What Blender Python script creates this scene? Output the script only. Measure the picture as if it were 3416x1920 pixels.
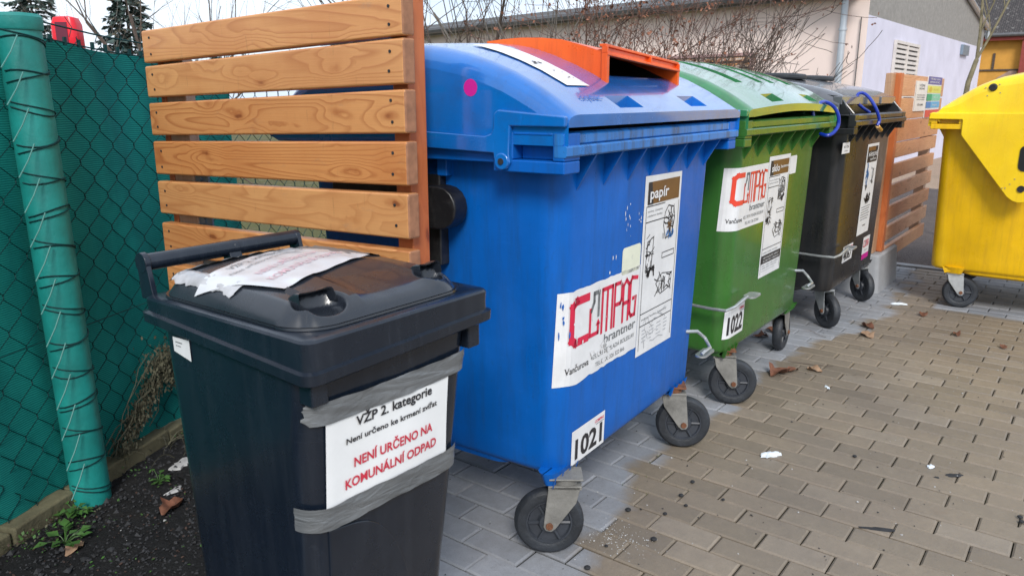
import bpy, math, random
from mathutils import Vector, Matrix
random.seed(7)
R = math.radians
for o in list(bpy.data.objects):
    bpy.data.objects.remove(o)
S = bpy.context.scene
COL = S.collection

# ------------------------------------------------------------ camera
YAW, PITCH, ROLL = 0.654372627, -0.240762258, 0.000144856
CAM = Vector((-2.32583455, -0.858677253, 1.27331279))
fw = Vector((math.cos(YAW)*math.cos(PITCH), math.sin(YAW)*math.cos(PITCH), math.sin(PITCH)))
rt = fw.cross(Vector((0, 0, 1))).normalized()
up = rt.cross(fw)
cd = bpy.data.cameras.new('camera')
cam = bpy.data.objects.new('camera', cd)
COL.objects.link(cam)
m = Matrix.Identity(4)
for i in range(3):
    m[i][0] = rt[i]; m[i][1] = up[i]; m[i][2] = -fw[i]; m[i][3] = CAM[i]
cam.matrix_world = m
cd.sensor_width = 36
cd.lens = 36*2568.18/3416
cd.clip_start = 0.05
cd.clip_end = 500
cd.dof.use_dof = True
cd.dof.focus_distance = 2.6
cd.dof.aperture_fstop = 9.0
S.camera = cam

# ------------------------------------------------------------ world and sun
SUN_EL, SUN_ROT = R(38), R(200)
w = bpy.data.worlds.new('World'); S.world = w; w.use_nodes = True
wt = w.node_tree; wt.nodes.clear()
def wn(t): return wt.nodes.new(t)
sky = wn('ShaderNodeTexSky'); sky.sky_type = 'NISHITA'; sky.sun_disc = False
sky.sun_elevation = SUN_EL; sky.sun_rotation = SUN_ROT
mul = wn('ShaderNodeVectorMath'); mul.operation = 'SCALE'; mul.inputs['Scale'].default_value = 1.0
wt.links.new(sky.outputs[0], mul.inputs[0])
tc = wn('ShaderNodeTexCoord')
mp = wn('ShaderNodeMapping'); mp.inputs['Scale'].default_value = (1.2, 1.2, 4.0)
nz = wn('ShaderNodeTexNoise'); nz.inputs['Scale'].default_value = 1.6; nz.inputs['Detail'].default_value = 5
cr = wn('ShaderNodeValToRGB')
cr.color_ramp.elements[0].position = 0.35; cr.color_ramp.elements[0].color = (4.9, 5.8, 7.1, 1)
cr.color_ramp.elements[1].position = 0.68; cr.color_ramp.elements[1].color = (7.2, 7.6, 8.1, 1)
wt.links.new(tc.outputs['Generated'], mp.inputs[0]); wt.links.new(mp.outputs[0], nz.inputs['Vector'])
wt.links.new(nz.outputs['Fac'], cr.inputs[0])
mx = wn('ShaderNodeMix'); mx.data_type = 'RGBA'; mx.inputs[0].default_value = 0.86
wt.links.new(mul.outputs[0], mx.inputs[6]); wt.links.new(cr.outputs[0], mx.inputs[7])
bg = wn('ShaderNodeBackground'); bg.inputs['Strength'].default_value = 0.10
wt.links.new(mx.outputs[2], bg.inputs['Color'])
wo = wn('ShaderNodeOutputWorld'); wt.links.new(bg.outputs[0], wo.inputs[0])
sd = bpy.data.lights.new('sun', 'SUN'); sd.energy = 1.75; sd.angle = R(18); sd.color = (1.0, 0.96, 0.9)
sun = bpy.data.objects.new('sun', sd); COL.objects.link(sun)
SUNDIR = Vector((-0.68, -0.58, 0.72)).normalized()      # towards the sun
sky.sun_elevation = math.asin(SUNDIR.z)
sky.sun_rotation = math.atan2(SUNDIR.x, SUNDIR.y)
sun.rotation_euler = SUNDIR.to_track_quat('Z', 'Y').to_euler()
sun.location = (0, 0, 8)
S.view_settings.view_transform = 'Standard'
S.view_settings.look = 'None'
S.view_settings.exposure = 0.80
S.view_settings.gamma = 1.0
S.cycles.max_bounces = 6
S.cycles.diffuse_bounces = 3
S.cycles.transparent_max_bounces = 12
S.cycles.use_denoising = True

# ------------------------------------------------------------ materials
MATS = {}
def lin(c):
    return tuple(((x/255)/12.92 if x/255 <= 0.04045 else (((x/255)+0.055)/1.055)**2.4) for x in c)
class NT:
    def __init__(s, name):
        s.m = bpy.data.materials.new(name); s.m.use_nodes = True
        s.t = s.m.node_tree; s.b = s.t.nodes['Principled BSDF']
    def n(s, t, **k):
        x = s.t.nodes.new(t)
        for a, b in k.items():
            if a in x.inputs: x.inputs[a].default_value = b
            else: setattr(x, a, b)
        return x
    def l(s, a, b): s.t.links.new(a, b)
    def coord(s, scale=(1, 1, 1), rnd=False, kind='Object'):
        t = s.n('ShaderNodeTexCoord'); mp_ = s.n('ShaderNodeMapping'); mp_.inputs['Scale'].default_value = scale
        s.l(t.outputs[kind], mp_.inputs[0])
        if rnd:
            oi = s.n('ShaderNodeObjectInfo'); mu = s.n('ShaderNodeMath', operation='MULTIPLY'); mu.inputs[1].default_value = 37.0
            s.l(oi.outputs['Random'], mu.inputs[0])
            cx = s.n('ShaderNodeCombineXYZ'); 
            for i in range(3): s.l(mu.outputs[0], cx.inputs[i])
            s.l(cx.outputs[0], mp_.inputs['Location'])
        return mp_.outputs[0]
    def noise(s, vec, scale, detail=4, rough=0.6, dist=0):
        x = s.n('ShaderNodeTexNoise'); x.inputs['Scale'].default_value = scale; x.inputs['Detail'].default_value = detail
        x.inputs['Roughness'].default_value = rough; x.inputs['Distortion'].default_value = dist
        s.l(vec, x.inputs['Vector']); return x.outputs['Fac']
    def ramp(s, fac, stops):
        x = s.n('ShaderNodeValToRGB'); e = x.color_ramp.elements
        while len(e) < len(stops): e.new(0.5)
        for i, (p, c) in enumerate(stops):
            e[i].position = p; e[i].color = (c[0], c[1], c[2], 1) if not isinstance(c, float) else (c, c, c, 1)
        s.l(fac, x.inputs[0]); return x.outputs[0]
    def mix(s, fac, a, b, mode='MIX'):
        x = s.n('ShaderNodeMix', data_type='RGBA', blend_type=mode)
        for i, v in ((0, fac), (6, a), (7, b)):
            if isinstance(v, (int, float)) and i: v = (v, v, v)
            if isinstance(v, (int, float)): x.inputs[i].default_value = v
            elif isinstance(v, tuple): x.inputs[i].default_value = (v[0], v[1], v[2], 1)
            else: s.l(v, x.inputs[i])
        return x.outputs[2]
    def math(s, op, a, b=None, clamp=False):
        x = s.n('ShaderNodeMath', operation=op, use_clamp=clamp)
        for i, v in ((0, a), (1, b)):
            if v is None: continue
            if isinstance(v, (int, float)): x.inputs[i].default_value = v
            else: s.l(v, x.inputs[i])
        return x.outputs[0]
    def bump(s, h, strength=0.3, dist=0.01):
        x = s.n('ShaderNodeBump'); x.inputs['Strength'].default_value = strength; x.inputs['Distance'].default_value = dist
        s.l(h, x.inputs['Height']); s.l(x.outputs[0], s.b.inputs['Normal'])
    def set(s, k, v):
        if isinstance(v, (int, float)): s.b.inputs[k].default_value = v
        elif isinstance(v, tuple): s.b.inputs[k].default_value = (v[0], v[1], v[2], 1)
        else: s.l(v, s.b.inputs[k])

def plastic(name, col, rough=0.35, dirt=(0.10, 0.09, 0.08), da=0.35, fade=None, spec=0.5, coat=0.0, streak=True):
    k = NT(name); v = k.coord((1, 1, 1))
    n1 = k.noise(v, 2.2, 5, 0.6)
    dark = tuple(c*0.82 for c in col); lite = fade or tuple(min(1, c*1.12+0.004) for c in col)
    c = k.ramp(n1, [(0.3, dark), (0.7, lite)])
    vs = k.coord((14, 14, 1.1)) if streak else k.coord((6, 6, 6))
    n2 = k.noise(vs, 2.0, 6, 0.7)
    n3 = k.noise(v, 60, 3, 0.7)
    f = k.math('MULTIPLY', k.ramp(n2, [(0.48, 0.0), (0.70, 1.0)]), da)
    c = k.mix(f, c, dirt)
    f2 = k.math('MULTIPLY', k.ramp(n3, [(0.62, 0.0), (0.70, 1.0)]), da*0.6)
    c = k.mix(f2, c, dirt)
    sv = k.noise(k.coord((5, 5, 38)), 3.0, 5, 0.75, 0.8); sv2 = k.noise(k.coord((30, 30, 3.0)), 2.6, 5, 0.8, 0.5)
    pale = tuple(min(1, x*1.5+0.03) for x in col)
    c = k.mix(k.math('MULTIPLY', k.ramp(sv, [(0.60, 0.0), (0.74, 1.0)]), 0.22), c, pale)
    c = k.mix(k.math('MULTIPLY', k.ramp(sv2, [(0.60, 0.0), (0.72, 1.0)]), 0.28), c, pale)
    patch = k.noise(k.coord((1.6, 1.6, 0.9)), 2.2, 3, 0.5)
    c = k.mix(k.math('MULTIPLY', k.ramp(patch, [(0.52, 0.0), (0.66, 1.0)]), 0.16), c, pale)
    k.set('Base Color', c)
    k.set('Roughness', k.ramp(k.noise(v, 5, 6, 0.7), [(0.3, max(0.05, rough-0.12)), (0.75, min(1, rough+0.15))]))
    k.b.inputs['Specular IOR Level'].default_value = spec
    k.b.inputs['Coat Weight'].default_value = coat
    k.b.inputs['Coat Roughness'].default_value = 0.07
    k.bump(k.noise(v, 9, 4, 0.6), 0.03 if 'lid' in name else 0.10, 0.006)
    MATS[name] = k.m; return k.m

def flat(name, col, rough=0.6, metal=0.0, var=0.12, scale=8.0, bump=0.0, bscale=40, spec=0.5, emis=None):
    k = NT(name); v = k.coord((1, 1, 1))
    n1 = k.noise(v, scale, 5, 0.65)
    k.set('Base Color', k.ramp(n1, [(0.25, tuple(c*(1-var) for c in col)), (0.75, tuple(min(1, c*(1+var)) for c in col))]))
    k.set('Roughness', rough); k.set('Metallic', metal)
    k.b.inputs['Specular IOR Level'].default_value = spec
    if bump: k.bump(k.noise(v, bscale, 5, 0.7), bump, 0.01)
    MATS[name] = k.m; return k.m

BLUE = lin((0, 84, 196)); GREEN = lin((62, 132, 62)); YEL = lin((250, 196, 8))
plastic('blue_plastic', (0.0, 0.108, 0.46), 0.38, (0.01, 0.07, 0.24), 0.6, spec=0.28)
plastic('blue_lid', (0.0, 0.130, 0.48), 0.22, (0.02, 0.05, 0.14), 0.3, coat=1.0, streak=False)
plastic('blue_rim', (0.015, 0.17, 0.52), 0.34, (0.03, 0.04, 0.06), 0.9)
plastic('green_plastic', (0.036, 0.145, 0.022), 0.33, (0.05, 0.07, 0.03), 0.4, coat=0.3, spec=0.4)
plastic('green_lid', (0.035, 0.20, 0.075), 0.2, (0.03, 0.05, 0.03), 0.4, coat=1.0, streak=False)
plastic('black_plastic', (0.012, 0.013, 0.016), 0.33, (0.06, 0.05, 0.04), 0.25, coat=0.2)
plastic('grey_lid', (0.12, 0.125, 0.145), 0.25, (0.03, 0.03, 0.03), 0.4, coat=0.8, streak=False)
plastic('yellow_plastic', (0.80, 0.47, 0.002), 0.33, (0.42, 0.22, 0.02), 0.4)
plastic('yellow_lid', (0.92, 0.60, 0.006), 0.28, (0.55, 0.33, 0.03), 0.25, coat=0.2)
plastic('bin_plastic', (0.005, 0.010, 0.020), 0.27, (0.020, 0.026, 0.038), 0.5, spec=0.45, coat=0.15)
plastic('bin_lid', (0.012, 0.016, 0.024), 0.27, (0.03, 0.03, 0.035), 0.2, coat=0.25, streak=False)
plastic('orange_plastic', (0.86, 0.088, 0.006), 0.32, (0.35, 0.04, 0.01), 0.4, fade=(0.95, 0.16, 0.02))
plastic('hinge_black', (0.008, 0.008, 0.010), 0.45, (0.05, 0.05, 0.05), 0.6, streak=False)
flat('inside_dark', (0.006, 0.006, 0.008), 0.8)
flat('rubber', (0.022, 0.026, 0.033), 0.55, var=0.5, scale=14, bump=0.4, bscale=30)
flat('hub_grey', (0.03, 0.035, 0.045), 0.5, var=0.4)
flat('zinc', (0.50, 0.52, 0.53), 0.42, 0.75, var=0.25, scale=20, bump=0.15)
flat('zinc_old', (0.23, 0.225, 0.21), 0.6, 0.35, var=0.35, scale=14, bump=0.3)
flat('rust', (0.17, 0.070, 0.035), 0.9, 0.1, var=0.5, scale=40, bump=0.5)
flat('paper', (0.78, 0.79, 0.80), 0.42, var=0.06, scale=10)
flat('sticker_white', (0.72, 0.725, 0.74), 0.35, var=0.10, scale=12)
flat('sticker_cream', (0.74, 0.76, 0.62), 0.4, var=0.10, scale=12)
flat('ink_black', (0.02, 0.02, 0.025), 0.5)
flat('ink_grey', (0.16, 0.17, 0.18), 0.5, var=0.4, scale=60)
flat('ink_lightgrey', (0.42, 0.43, 0.45), 0.5, var=0.3, scale=60)
flat('ink_red', (0.62, 0.015, 0.06), 0.45, var=0.1)
flat('ink_textred', (0.55, 0.03, 0.06), 0.5, var=0.1)
flat('paper_film', (0.56, 0.57, 0.60), 0.16, var=0.10, scale=14)
flat('ink_faded', (0.60, 0.40, 0.44), 0.5, var=0.1)
flat('ink_orange', (0.72, 0.06, 0.03), 0.45, var=0.1)
flat('ink_brown', (0.16, 0.075, 0.02), 0.45, var=0.2)
flat('ink_blue', (0.05, 0.20, 0.50), 0.45)
flat('ink_purple', (0.10, 0.09, 0.32), 0.45)
flat('ink_green', (0.02, 0.32, 0.14), 0.45)
flat('ink_mint', (0.20, 0.55, 0.36), 0.45)
flat('ink_yellow', (0.70, 0.66, 0.12), 0.45)
flat('ink_magenta', (0.50, 0.01, 0.25), 0.45)
flat('sign_red', (0.65, 0.06, 0.03), 0.45)
flat('cable_blue', (0.005, 0.03, 0.33), 0.25, spec=0.7)
flat('brass', (0.60, 0.38, 0.16), 0.35, 0.8)
flat('post_green', (0.008, 0.205, 0.185), 0.50, var=0.32, scale=7, bump=0.25, bscale=18)
flat('wire_green', (0.003, 0.035, 0.036), 0.6, spec=0.2)
flat('wire_light', (0.06, 0.22, 0.20), 0.5)
flat('steel_grey', (0.22, 0.29, 0.36), 0.45, 0.4, var=0.2)
flat('concrete_block', (0.30, 0.31, 0.33), 0.8, var=0.12, scale=14, bump=0.15, bscale=60)
flat('kerb', (0.115, 0.105, 0.06), 0.9, var=0.4, scale=9, bump=0.6, bscale=30)
flat('terracotta', (0.36, 0.15, 0.08), 0.9, var=0.35, bump=0.4)
flat('stone_dark', (0.020, 0.021, 0.024), 0.8, var=0.6, scale=30)
flat('stone_light', (0.40, 0.40, 0.40), 0.8, var=0.3, scale=30)
flat('wall_pink', (0.86, 0.71, 0.645), 0.9, var=0.06, scale=1.5, bump=0.1, bscale=30)
flat('wall_lilac', (0.60, 0.59, 0.70), 0.9, var=0.10, scale=2.0, bump=0.15, bscale=20)
flat('wall_grey', (0.26, 0.25, 0.235), 0.95, var=0.22, scale=12, bump=0.3, bscale=60)
flat('roof_dark', (0.07, 0.068, 0.068), 0.85, var=0.35, scale=10, bump=0.3)
flat('gutter', (0.12, 0.12, 0.125), 0.5, 0.4, var=0.3)
flat('pipe', (0.48, 0.52, 0.56), 0.4, 0.5, var=0.1)
flat('louvre_white', (0.62, 0.58, 0.55), 0.7, var=0.15)
flat('frame_pink', (0.42, 0.27, 0.26), 0.8)
flat('wall_orange', (0.60, 0.30, 0.055), 0.9, var=0.15, scale=3, bump=0.2)
flat('brick_patch', (0.36, 0.25, 0.20), 0.95, var=0.35, scale=12, bump=0.5, bscale=25)
flat('wood_red', (0.26, 0.045, 0.035), 0.7, var=0.2)
flat('bark', (0.085, 0.062, 0.05), 0.9, var=0.4, scale=20, bump=0.4)
flat('bark_red', (0.12, 0.065, 0.048), 0.9, var=0.4, scale=20)
flat('bark_grey', (0.13, 0.115, 0.10), 0.9, var=0.4, scale=20, bump=0.4)
flat('bark_olive', (0.17, 0.145, 0.085), 0.9, var=0.4, scale=20, bump=0.4)
flat('dead_leaf', (0.24, 0.10, 0.06), 0.85, var=0.4, scale=30)
flat('leaf_brown', (0.14, 0.055, 0.03), 0.7, var=0.5, scale=40)
flat('leaf_tan', (0.30, 0.19, 0.12), 0.8, var=0.4, scale=40)
flat('leaf_green', (0.045, 0.115, 0.022), 0.5, var=0.35, scale=30)
flat('leaf_wither', (0.075, 0.072, 0.045), 0.8, var=0.5, scale=40)
flat('needle', (0.060, 0.095, 0.085), 0.7, var=0.5, scale=6)
flat('needle_warm', (0.10, 0.085, 0.06), 0.7, var=0.4, scale=6)
flat('red_can', (0.70, 0.008, 0.022), 0.3)
flat('red_can_dark', (0.12, 0.01, 0.03), 0.3)
flat('feather', (0.66, 0.72, 0.78), 0.6)
flat('moss', (0.09, 0.13, 0.02), 0.95, var=0.4, scale=60)
flat('film_glare', (0.40, 0.40, 0.42), 0.08, var=0.3, scale=20)  # opaque pale grey film, its glare put into the colour

def tape_mat():
    k = NT('duct_tape'); v = k.coord((1, 1, 1))
    n = k.noise(v, 9, 5, 0.6)
    k.set('Base Color', k.ramp(n, [(0.3, (0.135, 0.145, 0.155)), (0.7, (0.20, 0.21, 0.22))]))
    k.set('Roughness', 0.38); k.b.inputs['Metallic'].default_value = 0.25
    k.bump(k.noise(k.coord((3, 1, 12)), 4, 4, 0.55, 1.2), 0.38, 0.014); MATS['duct_tape'] = k.m
tape_mat()

def wood(name, base, dark, axis, post=False):
    k = NT(name); ai = 'xyz'.index(axis)
    def sc(a, b): r = [b, b, b]; r[ai] = a; return tuple(r)
    v = k.coord(sc(0.085, 1.0), rnd=True)
    # slow warp, tighter beside the knots
    vo = k.n('ShaderNodeTexVoronoi'); vo.inputs['Scale'].default_value = 1.0; vo.inputs['Randomness'].default_value = 1.0
    wv_ = k.n('ShaderNodeVectorMath', operation='ADD')
    nn = k.n('ShaderNodeTexNoise'); nn.inputs['Scale'].default_value = 14.0; nn.inputs['Detail'].default_value = 3
    k.l(k.coord((1, 1, 1), rnd=True), nn.inputs['Vector'])
    sc_ = k.n('ShaderNodeVectorMath', operation='SCALE'); sc_.inputs['Scale'].default_value = 0.25
    k.l(nn.outputs['Color'], sc_.inputs[0]); k.l(k.coord(sc(4.6, 12.0), rnd=True), wv_.inputs[0]); k.l(sc_.outputs[0], wv_.inputs[1])
    k.l(wv_.outputs[0], vo.inputs['Vector'])
    knot = vo.outputs['Distance']
    pull = k.math('MULTIPLY', k.ramp(knot, [(0.0, 1.0), (0.5, 0.0)]), 0.10)
    d = k.math('ADD', k.math('ADD', k.noise(v, 6.5, 2, 0.45), k.math('MULTIPLY', k.noise(v, 2.2, 1, 0.5), 1.2)), pull)
    rings = k.math('FRACT', k.math('MULTIPLY', d, 22.0 if not post else 16.0))
    line = k.ramp(rings, [(0.0, 0.05), (0.55, 0.18), (0.88, 1.0), (1.0, 0.05)])
    fine = k.noise(k.coord(sc(2.5, 110), rnd=True), 3.0, 4, 0.7)
    amt = k.ramp(k.noise(v, 3.0, 2, 0.5), [(0.30, 0.18), (0.65, 0.75)])
    c = k.mix(k.math('MULTIPLY', line, amt), base, dark)
    c = k.mix(k.ramp(fine, [(0.40, 0.0), (0.80, 0.30)]), c, tuple(x*0.6 for x in base))
    big = k.noise(k.coord((1.7, 1.7, 1.7), rnd=True), 1.5, 4, 0.65)
    c = k.mix(k.ramp(big, [(0.38, 0.0), (0.72, 0.55)]), c, (base[0]*0.70, base[1]*0.52, base[2]*0.42))
    grey = k.noise(k.coord(sc(3.0, 9.0), rnd=True), 2.5, 5, 0.75)
    c = k.mix(k.ramp(grey, [(0.62, 0.0), (0.78, 0.35)]), c, (0.22, 0.17, 0.13))
    c = k.mix(k.ramp(knot, [(0.0, 0.95), (0.06, 0.75), (0.10, 0.0)]), c, (0.10, 0.030, 0.012))
    c = k.mix(k.ramp(knot, [(0.08, 0.5), (0.20, 0.0)]), c, dark)
    oi = k.n('ShaderNodeObjectInfo')
    c = k.mix(1.0, c, k.ramp(oi.outputs['Random'], [(0.0, (1.08, 1.12, 1.22)), (0.35, (1.0, 1.0, 1.0)), (0.7, (0.98, 0.86, 0.74)), (1.0, (1.06, 1.06, 1.04))]), 'MULTIPLY')
    streak = k.noise(k.coord(sc(26, 3.0), rnd=True), 2.2, 4, 0.7)
    c = k.mix(k.ramp(streak, [(0.64, 0.0), (0.72, 0.35)]), c, (0.16, 0.08, 0.04))
    k.set('Base Color', c); k.set('Roughness', k.ramp(fine, [(0.3, 0.36), (0.8, 0.58)]))
    k.bump(k.math('ADD', line, fine), 0.12, 0.002)
    MATS[name] = k.m
wood('wood_slat_y', (0.63, 0.305, 0.115), (0.30, 0.080, 0.020), 'y')
wood('wood_slat_x', (0.62, 0.33, 0.17), (0.33, 0.13, 0.05), 'x')
flat('wood_end', (0.30, 0.14, 0.075), 0.75, var=0.3, scale=30, bump=0.2)
wood('wood_post', (0.52, 0.165, 0.055), (0.30, 0.07, 0.02), 'z', True)
wood('wood_weathered', (0.50, 0.35, 0.24), (0.35, 0.20, 0.12), 'z', True)

def net_mat():
    k = NT('netting'); v = k.coord((1, 1, 1))
    wv = k.n('ShaderNodeTexWave', wave_type='BANDS', bands_direction='Z'); wv.inputs['Scale'].default_value = 46.0
    wv.inputs['Distortion'].default_value = 1.2; wv.inputs['Detail'].default_value = 2; wv.inputs['Detail Scale'].default_value = 1.5
    k.l(v, wv.inputs['Vector'])
    n = k.noise(k.coord((3, 3, 0.8)), 2.0, 4, 0.6)
    fine = k.noise(v, 160, 2, 0.6)
    c = k.ramp(wv.outputs['Fac'], [(0.1, (0.003, 0.150, 0.135)), (0.75, (0.004, 0.205, 0.18)), (0.97, (0.025, 0.32, 0.28))])
    c = k.mix(k.ramp(n, [(0.35, 0.0), (0.7, 0.55)]), c, (0.002, 0.085, 0.085))
    c = k.mix(k.ramp(fine, [(0.55, 0.0), (0.75, 0.35)]), c, (0.02, 0.24, 0.20))
    k.set('Base Color', c); k.set('Roughness', 0.75)
    k.b.inputs['Specular IOR Level'].default_value = 0.2
    k.bump(wv.outputs['Fac'], 0.15, 0.003)
    MATS['netting'] = k.m
net_mat()

def paver_mat():
    k = NT('paver')
    geo = k.n('ShaderNodeNewGeometry')
    tcx = k.n('ShaderNodeTexCoord'); sx = k.n('ShaderNodeSeparateXYZ'); k.l(tcx.outputs['Object'], sx.inputs[0])
    v = k.coord((1, 1, 1))
    ri = geo.outputs['Random Per Island']
    brown = k.ramp(ri, [(0.0, (0.200, 0.164, 0.122)), (0.4, (0.238, 0.196, 0.148)), (0.8, (0.258, 0.208, 0.154)), (1.0, (0.290, 0.244, 0.192))])
    grey = k.ramp(ri, [(0.0, (0.235, 0.255, 0.290)), (1.0, (0.33, 0.345, 0.375))])
    n1 = k.noise(v, 3.2, 4, 0.6)
    wob = k.math('MULTIPLY', k.math('SUBTRACT', n1, 0.5), 0.26)
    rj = k.math('MULTIPLY', k.math('SUBTRACT', ri, 0.5), 0.14)
    yy = k.math('ADD', k.math('ADD', sx.outputs[1], wob), rj)
    # the damp edge runs a little nearer the viewer beside the far containers
    far = k.ramp(k.math('MULTIPLY', sx.outputs[0], 0.25), [(0.46, 0.0), (0.54, 1.0)])
    near = k.ramp(k.math('MULTIPLY', sx.outputs[0], -0.5), [(0.0, 0.0), (0.35, 1.0)])
    yy = k.math('ADD', yy, k.math('ADD', k.math('MULTIPLY', far, 0.16), k.math('MULTIPLY', near, 0.10)))
    dry = k.ramp(yy, [(0.255, 0.0), (0.31, 1.0)])
    # dry strip below the yellow container
    bx = k.ramp(k.math('MULTIPLY', k.math('ADD', sx.outputs[0], k.math('MULTIPLY', wob, 0.4)), 0.25), [(0.735, 0.0), (0.75, 1.0)])
    by = k.ramp(k.math('MULTIPLY', sx.outputs[1], -1.0), [(0.10, 0.0), (0.13, 1.0)])
    dry = k.math('MAXIMUM', dry, k.math('MULTIPLY', bx, by))
    c = k.mix(dry, brown, grey)
    n2 = k.noise(v, 26, 6, 0.75)
    c = k.mix(k.ramp(n2, [(0.35, 0.0), (0.8, 0.35)]), c, (0.09, 0.082, 0.075))
    c = k.mix(k.ramp(n2, [(0.15, 0.35), (0.42, 0.0)]), c, (0.30, 0.29, 0.27))
    n3 = k.noise(v, 1.3, 3, 0.6)
    c = k.mix(k.ramp(n3, [(0.40, 0.0), (0.70, 0.35)]), c, (0.10, 0.088, 0.085))
    n4 = k.noise(v, 190, 3, 0.7)
    c = k.mix(k.ramp(n4, [(0.60, 0.0), (0.75, 0.45)]), c, (0.08, 0.075, 0.07))
    n5 = k.noise(v, 4.4, 5, 0.7)
    c = k.mix(k.ramp(n5, [(0.62, 0.0), (0.72, 0.30)]), c, (0.16, 0.105, 0.07))
    k.set('Base Color', c)
    k.set('Roughness', k.mix(dry, 0.50, 0.8))
    k.b.inputs['Specular IOR Level'].default_value = 0.35
    k.bump(k.math('ADD', n2, n4), 0.45, 0.003)
    MATS['paver'] = k.m
paver_mat()
def ground_mat(name, a, b, c3, sc=3.0, bump=0.8):
    k = NT(name); v = k.coord((1, 1, 1))
    n1 = k.noise(v, sc, 6, 0.7); n2 = k.noise(v, 45, 5, 0.75)
    c = k.ramp(n1, [(0.3, a), (0.55, b), (0.75, c3)])
    c = k.mix(k.ramp(n2, [(0.35, 0.55), (0.7, 0.0)]), c, tuple(x*0.35 for x in a))
    k.set('Base Color', c); k.set('Roughness', 0.95); k.bump(n2, bump, 0.02)
    k.b.inputs['Specular IOR Level'].default_value = 0.2
    MATS[name] = k.m
ground_mat('soil', (0.014, 0.015, 0.017), (0.024, 0.024, 0.025), (0.034, 0.028, 0.024), 4.0, 1.0)
ground_mat('joint', (0.012, 0.012, 0.009), (0.020, 0.022, 0.010), (0.040, 0.046, 0.014), 3.0, 0.6)
ground_mat('yard', (0.16, 0.13, 0.085), (0.12, 0.13, 0.045), (0.25, 0.22, 0.17), 0.9, 0.8)
ground_mat('asphalt', (0.115, 0.10, 0.10), (0.15, 0.125, 0.12), (0.20, 0.17, 0.15), 2.0, 0.9)
ground_mat('sandy', (0.36, 0.27, 0.20), (0.42, 0.31, 0.23), (0.30, 0.24, 0.18), 1.0, 0.3)

def tile_mat():
    k = NT('roof_tiles'); v = k.coord((1, 1, 1))
    br = k.n('ShaderNodeTexBrick'); br.inputs['Scale'].default_value = 4.0
    br.inputs['Color1'].default_value = (0.045, 0.04, 0.042, 1); br.inputs['Color2'].default_value = (0.07, 0.06, 0.06, 1)
    br.inputs['Mortar'].default_value = (0.015, 0.015, 0.015, 1); br.inputs['Mortar Size'].default_value = 0.03
    k.l(k.coord((1, 1, 1), kind='UV') if False else v, br.inputs['Vector'])
    n = k.noise(v, 9, 5, 0.7)
    c = k.mix(k.ramp(n, [(0.58, 0.0), (0.68, 0.8)]), br.outputs['Color'], (0.30, 0.29, 0.27))
    k.set('Base Color', c); k.set('Roughness', 0.9); MATS['roof_tiles'] = k.m
tile_mat()
def peel_mat():
    k = NT('shutter_peel'); v = k.coord((1, 1, 1))
    n = k.noise(k.coord((1, 1, 5)), 2.5, 5, 0.7)
    c = k.ramp(n, [(0.42, (0.62, 0.56, 0.50)), (0.55, (0.55, 0.26, 0.10)), (0.7, (0.45, 0.16, 0.05))])
    k.set('Base Color', c); k.set('Roughness', 0.85); MATS['shutter_peel'] = k.m
peel_mat()

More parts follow.
